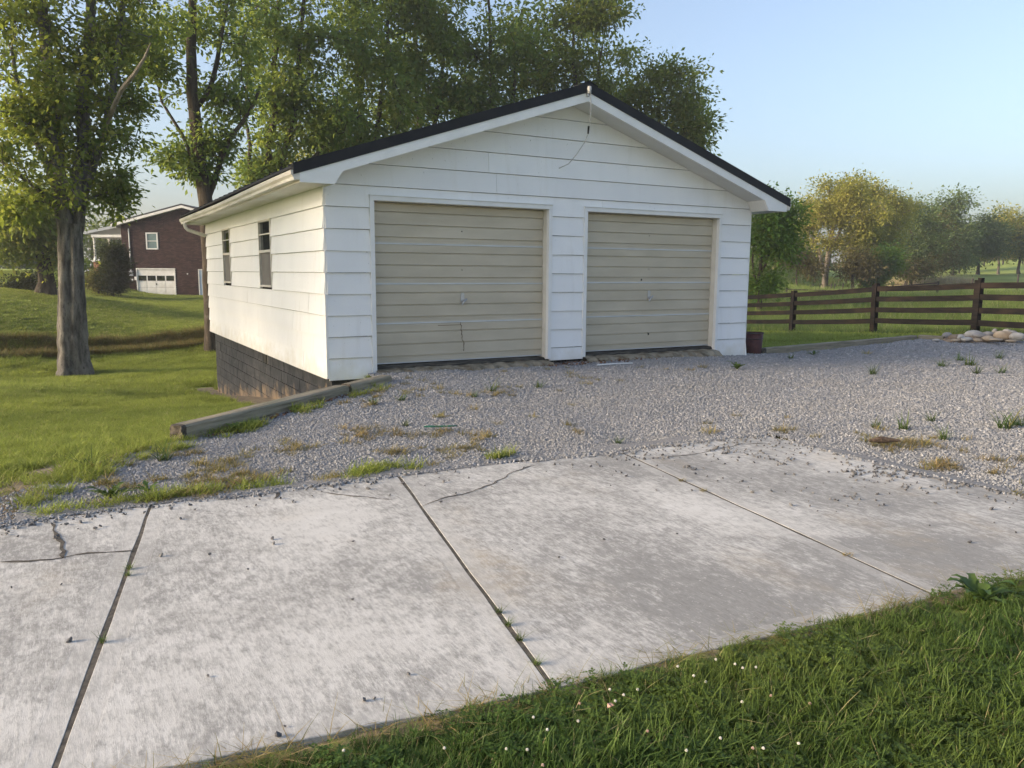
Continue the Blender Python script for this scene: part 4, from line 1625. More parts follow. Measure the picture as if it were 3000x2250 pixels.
# window
hw = thing('house_window', (0, 0, 0), None, None)
hw.parent = house
ORG[hw] = np.zeros(3)
f = MB()
f.box(wl0, wl0 + .09, -.03, .06, wzb, wzt)
f.box(wr0 - .09, wr0, -.03, .06, wzb, wzt)
f.box(wl0 + .09, wr0 - .09, -.031, .06, wzt - .09, wzt)
f.box(wl0 + .09, wr0 - .09, -.04, .06, wzb, wzb + .09)
f.box(wl0 + .09, wr0 - .09, -.02, .05, (wzb + wzt) / 2 - .025, (wzb + wzt) / 2 + .025)
f.build('frame', M['hwhite'], hw, local=True)
for a, b in ((wzb + .09, (wzb + wzt) / 2 - .025), ((wzb + wzt) / 2 + .025, wzt - .09)):
    MB().box(wl0 + .09, wr0 - .09, .02, .03, a, b).build('pane', M['hglass'], hw, local=True)
# pale blue side door
sd_ = thing('side_door', (0, 0, 0), None, None)
sd_.parent = house
ORG[sd_] = np.zeros(3)
MB().box(bl0 + .07, bl0 + .93, .02, .06, -.5, bzt - .07).build('door_leaf', M['hblue'], sd_, local=True)
f = MB()
f.box(bl0, bl0 + .068, -.03, .06, -.5, bzt)
f.box(bl0 + .932, bl0 + 1.0, -.03, .06, -.5, bzt)
f.box(bl0 + .069, bl0 + .931, -.03, .06, bzt - .068, bzt)
f.build('frame', M['hwhite'], sd_, local=True)
# electric meter with conduit
ex, ez = HL(848, 700)
ex2, ez2 = HL(868, 1150)
MB().tube([(ex, -.05, eave - .3), (ex, -.05, ez2)], .045, 8).build('conduit', M['hwhite'], house, local=True)
MB().box(ex - .13, ex + .15, -.14, .0, ez2 - .38, ez2).build('meter_box', M['hgrey'], house, local=True)
MB().box(ex - .1, ex + .12, -.1, .0, ez2 - .78, ez2 - .6).build('junction_box', M['hwhite'], house, local=True)
MB().box(ex + .25, ex + .42, -.1, .0, ez2 - .72, ez2 - .45).build('junction_box', M['hwhite'], house, local=True)
fx, fz = HL(1658, 1196)
MB().tube([(fx, -.06, fz), (fx, .0, fz)], .05, 8).build('wall_lamp', M['hwhite'], house, local=True)
# porch along the side that faces left
px0 = HL(268, 1000)[0] * 1.0
pz = HL(400, 1003)[1]
MB().box(px0 - .1, -.06, 1.0, 11, -1.4, pz - .12).build('porch_base', M['sunlit_brick'], house, local=True)
MB().box(px0 - .22, -.06, .9, 11.1, pz - .118, pz).build('porch_floor', M['hwhite'], house, local=True)
pzt = HL(360, 640)[1]
MB().prism([(px0 - .45, pzt - .02), (-.58, pzt + .50), (-.58, pzt + .70), (px0 - .45, pzt + .18)], lambda p: (p[0], .5, p[1]), lambda p: (p[0], 11.2, p[1])).build('porch_roof', M['hgrey'], house, local=True)
MB().box(px0 - .10, px0 + .08, .9, 11.0, pzt - .22, pzt - .025).build('porch_beam', M['hwhite'], house, local=True)
MB().box(px0 + .08, -.1, .6, .72, pzt - .22, pzt - .025).build('porch_beam', M['hwhite'], house, local=True)
for yy in (1.15, 3.4, 5.7, 8.0, 10.6):
    MB().lathe([(.13, 0), (.13, .12), (.085, .16), (.075, 1.2), (.085, pzt - .22 - pz - .12), (.12, pzt - .22 - pz)], (px0, yy, pz), 10).build('porch_column', M['hwhite'], house, local=True)
MB().lathe([(.13, 0), (.13, .12), (.085, .16), (.075, 1.2), (.085, pzt - .22 - pz - .12), (.12, pzt - .22 - pz)], (-.35, 1.15, pz), 10).build('porch_column', M['hwhite'], house, local=True)
# white slat rocking chairs on the porch
def rocking_chair(dx, dy, label):
    w = np.array([*(h0[:2] + RH * dx + FH * dy), h0[2] + pz])
    t = thing('rocking_chair', tuple(w), label, 'chair', 'rocking chairs on the porch', rz=-YAW + .5)
    for sx in (-.26, .26):
        MB().tube([(sx, -.45, .05), (sx, -.15, .0), (sx, .2, .01), (sx, .5, .09)], .022, 6).build('rocker', M['hwhite'], t, local=True)
        MB().box(sx - .02, sx + .02, -.28, -.24, .02, .62).build('leg', M['hwhite'], t, local=True)
        MB().beam((sx, .22, .03), (sx, .38, 1.15), .04, .04, (1, 0, 0)).build('leg', M['hwhite'], t, local=True)
        MB().box(sx - .04, sx + .04, -.32, .28, .621, .65).build('arm', M['hwhite'], t, local=True)
    MB().box(-.235, .235, -.26, .24, .40, .43).build('seat', M['hwhite'], t, local=True)
    for i in range(5):
        x = -.18 + i * .09
        MB().beam((x, .27, .45), (x, .38, 1.12), .05, .018, (0, 1, 0)).build('back_slat', M['hwhite'], t, local=True)
    MB().beam((-.24, .385, 1.13), (.24, .385, 1.13), .03, .08).build('top_rail', M['hwhite'], t, local=True)


rocking_chair(-1.75, 2.3, 'white slatted rocking chair at the front of the house porch')
rocking_chair(-1.35, 4.2, 'white slatted rocking chair further back on the house porch')

# ------------------------------------------------------------------ trees
def barkmat(name, a, b, sc=6):
    m = NT(name, .95)
    co = m.coord((1, 1, .22))
    n = m.noise(sc, 6, .7, co=co)
    c = m.mix(m.ramp(n, .38, .58), a, b)
    c = m.mix(m.ramp(m.noise(sc * 4, 5, .75, co=co), .52, .60, 0, .7), c, tuple(q * .5 for q in a))
    c = m.mix(m.ramp(m.noise(3, 4), .6, .75, 0, .5), c, (.22, .23, .21))
    m.col(c)
    m.bump(m.noise(sc * 2.2, 6, .75, co=co), 1.0, .05)
    return m.m


M['barkA'] = barkmat('grey_maple_bark', (.05, .047, .042), (.22, .205, .185))
M['barkB'] = barkmat('dark_bark', (.035, .028, .022), (.10, .08, .06))
M['barkP'] = barkmat('pale_bark', (.16, .13, .10), (.34, .29, .23))
M['leafA'] = leafmat('maple_leaf', (.125, .185, .048), (.225, .29, .068), (.44, .41, .11), .58)
M['leafB'] = leafmat('dark_leaf', (.105, .185, .058), (.185, .275, .075), (.35, .37, .10), .58)
M['leafY'] = leafmat('sunlit_yellow_leaf', (.26, .26, .06), (.42, .40, .10), (.58, .48, .15), .55, .15)  # low sun on the crowns put into the yellow of the leaves
M['leafG'] = leafmat('fresh_green_leaf', (.050, .130, .028), (.105, .21, .040), (.17, .26, .05), .5)
M['leafD'] = leafmat('hazy_green_leaf', (.085, .135, .060), (.14, .20, .08), (.22, .25, .10), .45, .12)
M['leafO'] = leafmat('olive_brown_leaf', (.075, .065, .030), (.125, .105, .045), (.20, .17, .07), .4, .2)
M['needle'] = leafmat('dark_needle', (.010, .022, .010), (.020, .038, .015), (.045, .055, .02), .15)


def leaves(C0, n_per, sig, size, seed, asp=.5, flat=.75, droop=.5, clump_dir=None):
    rr = np.random.default_rng(seed)
    C0 = np.repeat(np.asarray(C0), n_per, axis=0)
    N = len(C0)
    off = rr.standard_normal((N, 3)) * sig
    off[:, 2] *= flat
    P = C0 + off
    # leaf axis: outwards from the cluster, drooping
    ax = off + rr.standard_normal((N, 3)) * sig * .7
    ax[:, 2] -= droop * sig
    ax /= np.linalg.norm(ax, axis=1)[:, None] + 1e-9
    up = rr.standard_normal((N, 3)) * .6 + np.array([0, 0, 1.0])
    sd = np.cross(ax, up)
    sd /= np.linalg.norm(sd, axis=1)[:, None] + 1e-9
    nn = np.cross(sd, ax)
    s = size * (.6 + .8 * rr.random(N))[:, None]
    a = P - ax * s * .5
    b = P + sd * s * asp * .5 + nn * s * .10
    c = P + ax * s * .5
    d = P - sd * s * asp * .5 + nn * s * .10
    V = np.stack([a, b, c, d], 1).reshape(-1, 3)
    F = np.arange(N * 4).reshape(N, 4)
    tint = np.repeat(rr.random(N), 4)
    return V, F, tint


def ell_points(c, rad, n, rr, hollow=.3, per=6, spread=.26):
    """tips gathered in boughs, so that gaps stay open between them"""
    out = []
    while len(out) < n:
        v = rr.standard_normal(3)
        v /= np.linalg.norm(v)
        r = (hollow + (1 - hollow) * rr.random()) ** (.6)
        k = rr.integers(max(1, per - 3), per + 4)
        for _ in range(k):
            o = rr.standard_normal(3) * spread * np.array([1, 1, .55])
            out.append(c + (v * r * (1 - spread * .5) + o) * rad)
    return out[:n]


def make_tree(name, label, cat, d, stems, envs, leaf, bark, seed, n_leaf=60, sig=.38, size=.13, r_tip=.012, group=None, base=None, minz=None, asp=.5, droop=.5, rot=True, extra=None, parts=('trunk', 'crown'), dens=1.0):
    """stems: [(pixel polyline, r0, r1)], envs: [(px, py, rx, ry, n)] crown masses at distance d; nearest-node branching fills them"""
    rr = np.random.default_rng(seed)
    nodes, par, rad, fixed = [], [], [], []
    first = None
    for si, (poly, r0, r1) in enumerate(stems):
        P = []
        for j, q in enumerate(poly):
            px_, py_ = q[0], q[1]
            dd = d + (q[2] if len(q) > 2 else 0)
            P.append(atd(px_, py_, dd))
        P = [np.array(p) for p in P]
        if si == 0:
            gz = float(ground_h(P[0][0], P[0][1]))
            if base == 'ground':
                P[0][2] = gz - .05
            first = P[0].copy()
            start_par = -1
        else:
            A = np.array(nodes)
            k = int(np.argmin(np.linalg.norm(A - P[0], axis=1)))
            P = [A[k]] + P[1:] if np.linalg.norm(A[k] - P[0]) < 2.5 else P
            start_par = k
        # resample
        prev = start_par
        segs = []
        for a, b in zip(P[:-1], P[1:]):
            n = max(1, int(np.linalg.norm(b - a) / (.22 if r0 > .38 else .6)))
            for k in range(n):
                segs.append(a + (b - a) * k / n)
        segs.append(P[-1])
        nt = len(segs)
        for k, p in enumerate(segs):
            if si > 0 and k == 0:
                continue
            t = k / max(1, nt - 1)
            wob = rr.standard_normal(3) * (.012 if r0 > .3 else .045) * (0 if k == 0 else 1)
            nodes.append(p + wob)
            par.append(prev)
            rad.append(r0 + (r1 - r0) * t ** .8)
            fixed.append(True)
            prev = len(nodes) - 1
    n_stem = len(nodes)
    pts = []
    for e in envs:
        px_, py_, rx, ry, n = e[:5]
        n = int(n * dens)
        dd = d + (e[5] if len(e) > 5 else 0)
        c = atd(px_, py_, dd)
        dep = np.linalg.norm(c - CAM)
        kx, ky = rx * S * dep / FPX, ry * S * dep / FPX
        dr = e[6] if len(e) > 6 else (kx + ky) / 2 * .9
        fdir_ = np.array([*FH, 0])
        for v in ell_points(np.zeros(3), np.ones(3), n, rr):
            p = c + np.array([*RH, 0]) * v[0] * kx + fdir_ * v[1] * dr + np.array([0, 0, 1]) * v[2] * ky
            if minz is not None and p[2] < minz:
                continue
            pts.append(p)
    pts = np.array(pts)
    A = np.array(nodes)
    dist = np.array([np.min(np.linalg.norm(A - p, axis=1)) for p in pts])
    tips = []
    for i in np.argsort(dist):
        p = pts[i]
        A = np.array(nodes)
        v = p - A
        L = np.linalg.norm(v, axis=1)
        cost = L * (1 + .5 * np.clip(-v[:, 2] / (L + 1e-6), 0, 1)) + np.where(np.arange(len(A)) < 3, 3, 0)
        k = int(np.argmin(cost))
        a = A[k]
        Lk = L[k]
        if Lk < .15:
            tips.append(k)
            continue
        n = max(1, int(Lk / .7))
        prev = k
        mid = rr.standard_normal(3) * .10 * Lk + np.array([0, 0, .12 * Lk])
        for j in range(1, n + 1):
            t = j / n
            q = a + (p - a) * t + mid * (4 * t * (1 - t)) * .6
            nodes.append(q)
            par.append(prev)
            rad.append(r_tip)
            fixed.append(False)
            prev = len(nodes) - 1
        tips.append(prev)
    N = len(nodes)
    # pipe model for the grown twigs
    acc = np.zeros(N)
    for i in range(N - 1, n_stem - 1, -1):
        rad[i] = max(r_tip, math.sqrt(acc[i])) if acc[i] > 0 else r_tip
        p = par[i]
        if p >= n_stem:
            acc[p] += rad[i] ** 2 * .9
    for i in range(n_stem, N):
        if par[i] >= 0 and par[i] < n_stem:
            rad[i] = min(rad[i], rad[par[i]] * .7)
        else:
            rad[i] = min(rad[i], rad[par[i]])
    # tubes, one per segment chain
    A = np.array(nodes)
    V, F = [], []
    ring_of = {}
    for i in range(n_stem):
        # stem rings share their vertices with the next segment, so bark runs on unbroken
        nxt = i + 1 if i + 1 < n_stem and par[i + 1] == i else i
        prv = par[i] if par[i] >= 0 else i
        dv = A[nxt] - A[prv]
        dv = dv / (np.linalg.norm(dv) + 1e-9)
        ref = np.array([*RH, 0.0])
        ref = ref - dv * (ref @ dv)
        ref /= np.linalg.norm(ref)
        w = np.cross(dv, ref)
        m = 36 if stems[0][1] > .38 else 16
        ring_of[i] = len(V)
        for q in 2 * np.pi * np.arange(m) / m:
            r = rad[i]
            hgt = A[i][2] - first[2]
            fl = max(0, 1 - hgt / 1.0)
            rs = r * (1 + .09 * math.sin(3 * q + 1 + hgt * .5) + .05 * math.sin(7 * q + hgt * 1.1) + fl * fl * (.28 + .2 * math.sin(4 * q + seed)))
            if stems[0][1] > .38:
                rs *= 1 + .10 * float(vnoise(q * 4.5, hgt * 1.1, 1.0, 5)) + .07 * float(vnoise(q * 9, hgt * 2.6, 1.0, 6))
                gk = math.exp(-((hgt - 3.6) / 1.5) ** 2)
                rs *= 1 - .30 * gk * math.exp(-(((q - 5.05 + math.pi) % (2 * math.pi) - math.pi) / .22) ** 2)
            V.append(A[i] + (ref * math.cos(q) + w * math.sin(q)) * rs)
        p = par[i]
        if p >= 0:
            if p == i - 1:
                a0 = ring_of[p]
            else:       # a fork: start with a narrower collar inside the parent stem
                a0 = len(V)
                for q in 2 * np.pi * np.arange(m) / m:
                    V.append(A[p] + (ref * math.cos(q) + w * math.sin(q)) * rad[i] * .9)
            b0 = ring_of[i]
            for q in range(m):
                F.append((a0 + q, a0 + (q + 1) % m, b0 + (q + 1) % m, b0 + q))
    for i in range(n_stem, N):
        p = par[i]
        a, b = A[p], A[i]
        r0, r1 = rad[p] if (fixed[p] and fixed[i]) or not fixed[p] else min(rad[p] * .75, rad[i] * 1.5), rad[i]
        m = 12 if r0 > .15 else (7 if r0 > .05 else 4)
        dv = b - a
        L = np.linalg.norm(dv)
        if L < 1e-5:
            continue
        dv /= L
        ref = np.cross(dv, [.13, .97, .2])
        ref /= np.linalg.norm(ref)
        w = np.cross(dv, ref)
        k0 = len(V)
        ang = 2 * np.pi * np.arange(m) / m
        low = first is not None and a[2] - first[2] < 1.2 and r0 > .12
        for (c, r) in ((a - dv * r0 * .15, r0), (b, r1)):
            for q in ang:
                rs = r
                if r > .12:
                    hgt = c[2] - first[2]
                    fl = max(0, 1 - hgt / .9)
                    rs = r * (1 + .10 * math.sin(3 * q + 1 + c[2] * .8) + .06 * math.sin(7 * q + c[2] * 2.3) + fl * fl * (.25 + .22 * math.sin(4 * q + seed)))
                V.append(c + (ref * math.cos(q) + w * math.sin(q)) * rs)
        for q in range(m):
            F.append((k0 + q, k0 + (q + 1) % m, k0 + m + (q + 1) % m, k0 + m + q))
    base_p = first.copy()
    t = thing(name, tuple(base_p), label, cat, group)
    mesh_np(parts[0], V, F, bark, t, smooth=True)
    TP = A[tips]
    # second clusters halfway along the twigs
    TP2 = np.array([(A[i] * .5 + A[max(par[i], 0)] * .5) for i in tips])
    cl = np.concatenate([TP, TP2[::2]])
    LV, LF, LT = leaves(cl, n_leaf, sig, size, seed + 1, asp=asp, droop=droop)
    mesh_np(parts[1], LV, LF, leaf, t, attrs={'tint': LT})
    if extra is not None:
        extra(t)
    return t


def dead_limb(t):
    P = [atd(214, 310, 26.3), atd(232, 262, 26.0), atd(245, 232, 25.4), atd(262, 195, 25.0), atd(290, 160, 24.6), atd(312, 125, 24.4), atd(326, 92, 24.2)]
    MB().tube(P, [.07, .07, .07, .065, .055, .04, .015], 7).build('dead_limb', M['barkP'], t)


make_tree('maple_tree', 'large maple with a thick grey twin trunk on the left lawn', 'tree', 26.4,
          [([(160, 812), (158, 760), (156, 650), (155, 560), (152, 480)], .41, .31),
           ([(152, 560), (138, 440), (122, 330), (105, 190), (95, 60), (90, -120)], .26, .09),
           ([(152, 560), (172, 430), (178, 320), (186, 200), (195, 80), (200, -120)], .24, .09),
           ([(152, 540), (196, 380), (222, 290), (243, 190), (262, 60), (270, -60)], .16, .06),
           ([(146, 470), (112, 440), (80, 408), (40, 380), (-20, 330)], .10, .04),
           ([(140, 440), (95, 340), (50, 230), (20, 100)], .10, .04)],
          [(90, 120, 120, 170, 115), (200, 60, 110, 130, 80), (60, 330, 100, 110, 75), (180, 260, 90, 110, 60), (255, 350, 45, 80, 36), (20, 60, 90, 150, 50), (235, 180, 60, 90, 30),
           (20, 440, 60, 50, 26), (265, 400, 40, 35, 14), (130, -120, 170, 110, 60)],
          M['leafA'], M['barkA'], 21, n_leaf=36, sig=.27, size=.175, dens=.80, base='ground', extra=dead_limb)
make_tree('maple_tree', 'leaning dark-trunked maple rising behind the rear corner of the garage', 'tree', 30.5,
          [([(468, 777), (463, 700), (455, 560), (447, 440), (428, 330), (414, 200), (412, 60), (418, -120)], .36, .10),
           ([(436, 380), (395, 290), (350, 220), (330, 150)], .09, .03), ([(445, 430), (480, 340), (520, 260), (560, 190)], .12, .05),
           ([(420, 260), (455, 190), (480, 90), (500, -60)], .10, .04)],
          [(415, 40, 120, 130, 95), (350, 120, 70, 80, 34), (470, 160, 80, 110, 50), (440, 320, 70, 50, 24), (365, 300, 60, 55, 16), (395, 385, 50, 28, 10), (500, 330, 60, 60, 24), (420, -130, 150, 70, 30)],
          M['leafB'], M['barkB'], 22, n_leaf=36, sig=.30, size=.195, dens=.82, base='ground')
make_tree('maple_tree', 'multi-stemmed maple behind the left eave of the garage', 'tree', 36,
          [([(585, 745), (583, 600), (580, 470)], .34, .28), ([(580, 500), (578, 380), (590, 250), (596, 100), (600, -100)], .18, .06),
           ([(580, 500), (600, 380), (632, 260), (650, 110), (655, -80)], .18, .06), ([(580, 500), (640, 400), (690, 320), (735, 270), (780, 250)], .14, .05),
           ([(580, 490), (545, 380), (530, 250), (535, 100)], .12, .04)],
          [(590, 60, 110, 150, 90), (560, 260, 80, 90, 40), (690, 190, 90, 110, 60), (720, 300, 90, 60, 36), (610, 380, 80, 50, 30), (540, 380, 50, 50, 18), (600, -110, 150, 70, 26), (700, 40, 80, 90, 40)],
          M['leafB'], M['barkB'], 23, n_leaf=42, sig=.36, size=.22, dens=.9, base='ground')
cluster = [(790, 39, 'tall dark tree behind the left slope of the garage roof', [(800, 130, 100, 170, 95), (770, 280, 95, 70, 45), (830, -60, 110, 90, 35), (840, 320, 80, 45, 25)], 'leafB', 24),
           (915, 41, 'narrow dense tree left of the garage roof peak', [(910, 90, 85, 160, 85), (930, 240, 90, 60, 40), (900, -70, 90, 80, 28)], 'leafB', 25),
           (1075, 42, 'broad dark tree just left of the roof peak', [(1070, 110, 105, 150, 95), (1050, 240, 90, 60, 36), (1060, -60, 110, 70, 28), (990, 150, 60, 130, 40)], 'leafB', 26),
           (1255, 44, 'tall tree whose top leaves the frame above the roof peak', [(1240, 90, 110, 120, 85), (1310, 40, 70, 70, 35), (1210, 190, 110, 55, 36), (1200, -50, 110, 60, 24)], 'leafA', 27),
           (1440, 47, 'rounded tree with a sunny edge behind the right roof slope', [(1400, 185, 85, 80, 60), (1455, 225, 75, 80, 60), (1500, 290, 48, 46, 28), (1370, 260, 80, 60, 30)], 'leafA', 28)]
for x, d, lab, env, lf, sd in cluster:
    yb = 738
    q = 95 if x > 1400 else 0
    make_tree('broadleaf_tree', lab, 'tree', d,
              [([(x, yb), (x - 4, 560), (x + 3, 380)], .32, .24), ([(x + 3, 400), (x - 12, 220 + q), (x - 18, 60 + q * 1.4), (x - 20, (-60 if x < 1200 else 40) + q * 1.3)], .2, .05),
               ([(x + 3, 400), (x + 28, 250 + q), (x + 44, 110 + q), (x + 50, (20 if x < 1200 else 100) + q)], .16, .05), ([(x + 3, 420), (x + 60, 300), (x + 80, 230)], .1, .04), ([(x + 3, 420), (x - 50, 300), (x - 70, 200)], .1, .04)],
              env, M[lf], M['barkB'], sd, n_leaf=46, sig=.42, size=.25, dens=1.05, base='ground', group='trees behind the garage')
make_tree('broadleaf_tree', 'low leafy tree filling the gap behind the left eave', 'tree', 50, [([(690, 690), (692, 500), (695, 420)], .2, .1)],
          [(660, 350, 110, 70, 50), (740, 360, 90, 60, 40), (560, 400, 60, 45, 20)], M['leafY'], M['barkB'], 31, n_leaf=55, sig=.6, size=.22, base='ground')
make_tree('broadleaf_tree', 'fresh green tree standing just right of the garage', 'tree', 42, [([(1640, 655), (1640, 600), (1645, 520), (1650, 440)], .13, .05), ([(1640, 600), (1665, 540), (1685, 490)], .07, .03), ([(1626, 655), (1628, 560), (1632, 470)], .07, .03)],
          [(1660, 460, 52, 65, 55), (1635, 540, 60, 60, 45), (1690, 520, 40, 55, 34), (1650, 600, 42, 35, 22), (1690, 450, 30, 40, 16)], M['leafG'], M['barkB'], 32, n_leaf=56, sig=.42, size=.19, base='ground')
# far trees of the hollow and hillside
far = [
    (78, 'tall yellow-lit tree with a pale forked trunk across the pasture', [([(1780, 625), (1783, 590), (1790, 545), (1798, 500), (1805, 440)], .32, .14), ([(1782, 600), (1768, 540), (1745, 490)], .2, .06), ([(1790, 545), (1815, 500), (1830, 450)], .14, .06)],
     [(1835, 412, 52, 36, 50), (1790, 455, 50, 45, 56), (1850, 465, 55, 50, 55), (1760, 490, 30, 36, 24), (1800, 520, 40, 26, 14)], 'leafY', 'barkP', 41),
    (84, 'olive broad tree right of the yellow-lit tree', [([(1905, 620), (1905, 560), (1900, 500)], .25, .12)], [(1905, 480, 52, 60, 75), (1930, 465, 30, 40, 28), (1885, 535, 44, 40, 30), (1900, 425, 36, 24, 22)], 'leafY', 'barkP', 42),
    (76, 'brownish half-bare tree in front of the olive tree', [([(1840, 632), (1842, 600), (1848, 560)], .16, .08)], [(1850, 560, 34, 34, 34), (1835, 590, 18, 16, 8)], 'leafO', 'barkB', 43),
    (78, 'bright green rounded bush-tree at the foot of the hollow', [([(1898, 628), (1900, 600), (1902, 570)], .14, .06)], [(1902, 578, 28, 38, 46), (1890, 602, 18, 16, 14), (1915, 560, 18, 26, 16)], 'leafG', 'barkB', 44),
    (96, 'grey-green tree behind the scrap by the brush edge', [([(1970, 590), (1970, 540), (1968, 490)], .22, .1)], [(1975, 480, 42, 55, 50), (1955, 540, 40, 40, 34), (2000, 530, 34, 45, 30)], 'leafD', 'barkB', 45),
    (104, 'tree with a rusty brown crown edge in the far wood', [([(2015, 580), (2018, 530), (2020, 490)], .2, .1)], [(2015, 500, 28, 45, 30), (2010, 545, 36, 34, 26)], 'leafO', 'barkB', 46),
    (112, 'tall loose-topped green tree in the middle of the far wood', [([(2060, 575), (2058, 520), (2055, 460)], .22, .1)], [(2055, 460, 38, 40, 34), (2050, 510, 44, 45, 44), (2085, 520, 34, 40, 28)], 'leafD', 'barkB', 47),
    (118, 'dark rounded tree right of the loose-topped tree', [([(2115, 560), (2115, 520), (2115, 490)], .2, .1)], [(2120, 500, 40, 34, 40), (2100, 530, 34, 28, 24), (2140, 520, 30, 30, 22)], 'leafD', 'barkB', 48),
    (124, 'bare-topped pale tree standing above the dark wood', [([(2160, 555), (2160, 500), (2158, 460)], .16, .06), ([(2160, 500), (2172, 470), (2180, 450)], .08, .03)], [(2165, 475, 30, 26, 20), (2175, 505, 34, 30, 26)], 'leafY', 'barkP', 49),
    (126, 'dark tree at the right edge of the far wood', [([(2205, 545), (2205, 520), (2205, 490)], .2, .1)], [(2205, 495, 38, 32, 40), (2240, 500, 40, 34, 34), (2190, 525, 34, 24, 20)], 'leafD', 'barkB', 50),
    (74, 'small twiggy shrub on the mound right of the green tree', [([(1722, 600), (1722, 580), (1724, 560)], .08, .04)], [(1722, 558, 26, 26, 24), (1745, 578, 20, 16, 12)], 'leafO', 'barkB', 51),
    (95, 'low brown thicket at the foot of the far wood', [([(1960, 598), (1960, 585), (1962, 570)], .1, .05)], [(1955, 575, 34, 20, 30), (2000, 570, 30, 20, 20)], 'leafO', 'barkB', 52),
    (135, 'olive shrub below the far wood at the brush bank', [([(2075, 552), (2075, 540), (2077, 530)], .1, .05)], [(2075, 535, 34, 18, 26), (2110, 528, 26, 16, 14)], 'leafY', 'barkB', 53),
    (100, 'dark tree half hidden behind the garage edge', [([(1600, 640), (1600, 560), (1605, 500)], .2, .1)], [(1700, 560, 40, 40, 26), (1600, 520, 50, 60, 26), (1735, 530, 30, 40, 22)], 'leafO', 'barkB', 54),
]
for d, lab, stems, env, lf, bk_, sd in far:
    if d > 90:
        env = env + [(stems[0][0][0][0], stems[0][0][0][1] - 18, 42, 22, 26)]
    make_tree('distant_tree' if d < 130 else 'distant_shrub', lab, 'tree' if 'shrub' not in lab and 'thicket' not in lab else 'shrub', d, stems, env, M[lf], M[bk_], sd,
              n_leaf=80 if d < 100 else 60, sig=.55 if d < 100 else .8, size=.24 if d < 100 else .36, r_tip=.03, base='ground', group='trees and shrubs across the pasture')
# left background
make_tree('broadleaf_tree', 'smaller leafy tree behind the left trunk of the big maple', 'tree', 46,
          [([(100, 612), (97, 580), (90, 520), (80, 450)], .42, .16), ([(92, 530), (115, 480), (130, 430)], .14, .05)],
          [(70, 470, 70, 60, 60), (110, 510, 40, 50, 30), (25, 500, 45, 60, 34), (120, 430, 50, 50, 28)], M['leafA'], M['barkB'], 61, n_leaf=52, sig=.6, size=.24, base='ground')
make_tree('shrub', 'dark rounded shrub on the far lawn at the left edge', 'shrub', 48, [([(60, 640), (60, 620)], .06, .04)], [(70, 615, 34, 24, 40), (40, 622, 24, 18, 20)], M['needle'], M['barkB'], 62, n_leaf=60, sig=.3, size=.16, base='ground')
make_tree('shrub', 'pale flowering shrub by the house porch', 'shrub', 62, [([(150, 600), (150, 585)], .06, .04)], [(152, 588, 20, 22, 24)], M['leafG'], M['barkB'], 63, n_leaf=50, sig=.35, size=.2, base='ground')
make_tree('broadleaf_tree', 'hazy pale tree on the ridge at the far left', 'tree', 95, [([(10, 590), (12, 540), (14, 500)], .2, .1)], [(15, 540, 50, 40, 44), (60, 550, 40, 30, 30), (-50, 540, 50, 40, 30)], M['leafD'], M['barkB'], 64, n_leaf=46, sig=.9, size=.4, base='ground')
make_tree('broadleaf_tree', 'distant tree seen between the maple trunk and the porch', 'tree', 105, [([(200, 582), (200, 550), (200, 520)], .2, .1)], [(205, 530, 60, 36, 50), (280, 520, 50, 34, 34), (120, 540, 50, 34, 34)], M['leafD'], M['barkB'], 65, n_leaf=46, sig=.9, size=.4, base='ground')
# conifer shrub and brown shrub at the house corner
make_tree('conifer_shrub', 'dark bushy evergreen in front of the house corner', 'shrub', 57.5, [([(243, 632), (244, 590), (246, 545)], .10, .03)],
          [(245, 600, 26, 28, 70), (245, 570, 19, 24, 40), (247, 545, 10, 18, 18)], M['needle'], M['barkB'], 66, n_leaf=90, sig=.28, size=.22, asp=.22, droop=.1, base='ground')
make_tree('shrub', 'olive brown shrub left of the dark evergreen by the porch', 'shrub', 58, [([(212, 618), (213, 605)], .05, .03)], [(212, 596, 15, 18, 28), (205, 610, 14, 9, 12)], M['leafO'], M['barkB'], 67, n_leaf=60, sig=.28, size=.18, base='ground')
# low maple twigs in front of the house, hanging from the leaning maple
# ------------------------------------------------------------------ ground cover: instanced stuff
def proto(V, F, mat, attrs, name):
    return mesh_np(name, V, F, mat, attrs=attrs, link=False)


def blades(n, radius, hmin, hmax, w, lean, seed, segs=3, curl=.5):
    rr = np.random.default_rng(seed)
    V, F, H, T = [], [], [], []
    for i in range(n):
        a = rr.random() * 6.283
        r = radius * math.sqrt(rr.random())
        bx_, by_ = r * math.cos(a), r * math.sin(a)
        h = hmin + (hmax - hmin) * rr.random() ** 1.5
        dirn = rr.random() * 6.283
        ln = lean * (.3 + rr.random())
        wd = w * (.6 + .8 * rr.random())
        sx, sy = -math.sin(dirn), math.cos(dirn)
        tt = rr.random()
        n0 = len(V)
        for k in range(segs + 1):
            t = k / segs
            off = ln * h * (t + curl * t * t)
            z = h * t * (1 - .25 * ln * t)
            ww = wd * (1 - t ** 1.6) * .5 + .0004
            cx, cy = bx_ + math.cos(dirn) * off, by_ + math.sin(dirn) * off
            V += [(cx - sx * ww, cy - sy * ww, z), (cx + sx * ww, cy + sy * ww, z)]
            H += [t, t]
            T += [tt, tt]
        for k in range(segs):
            F.append((n0 + 2 * k, n0 + 2 * k + 1, n0 + 2 * k + 3, n0 + 2 * k + 2))
    return np.array(V), np.array(F), {'h': H, 'tint': T}


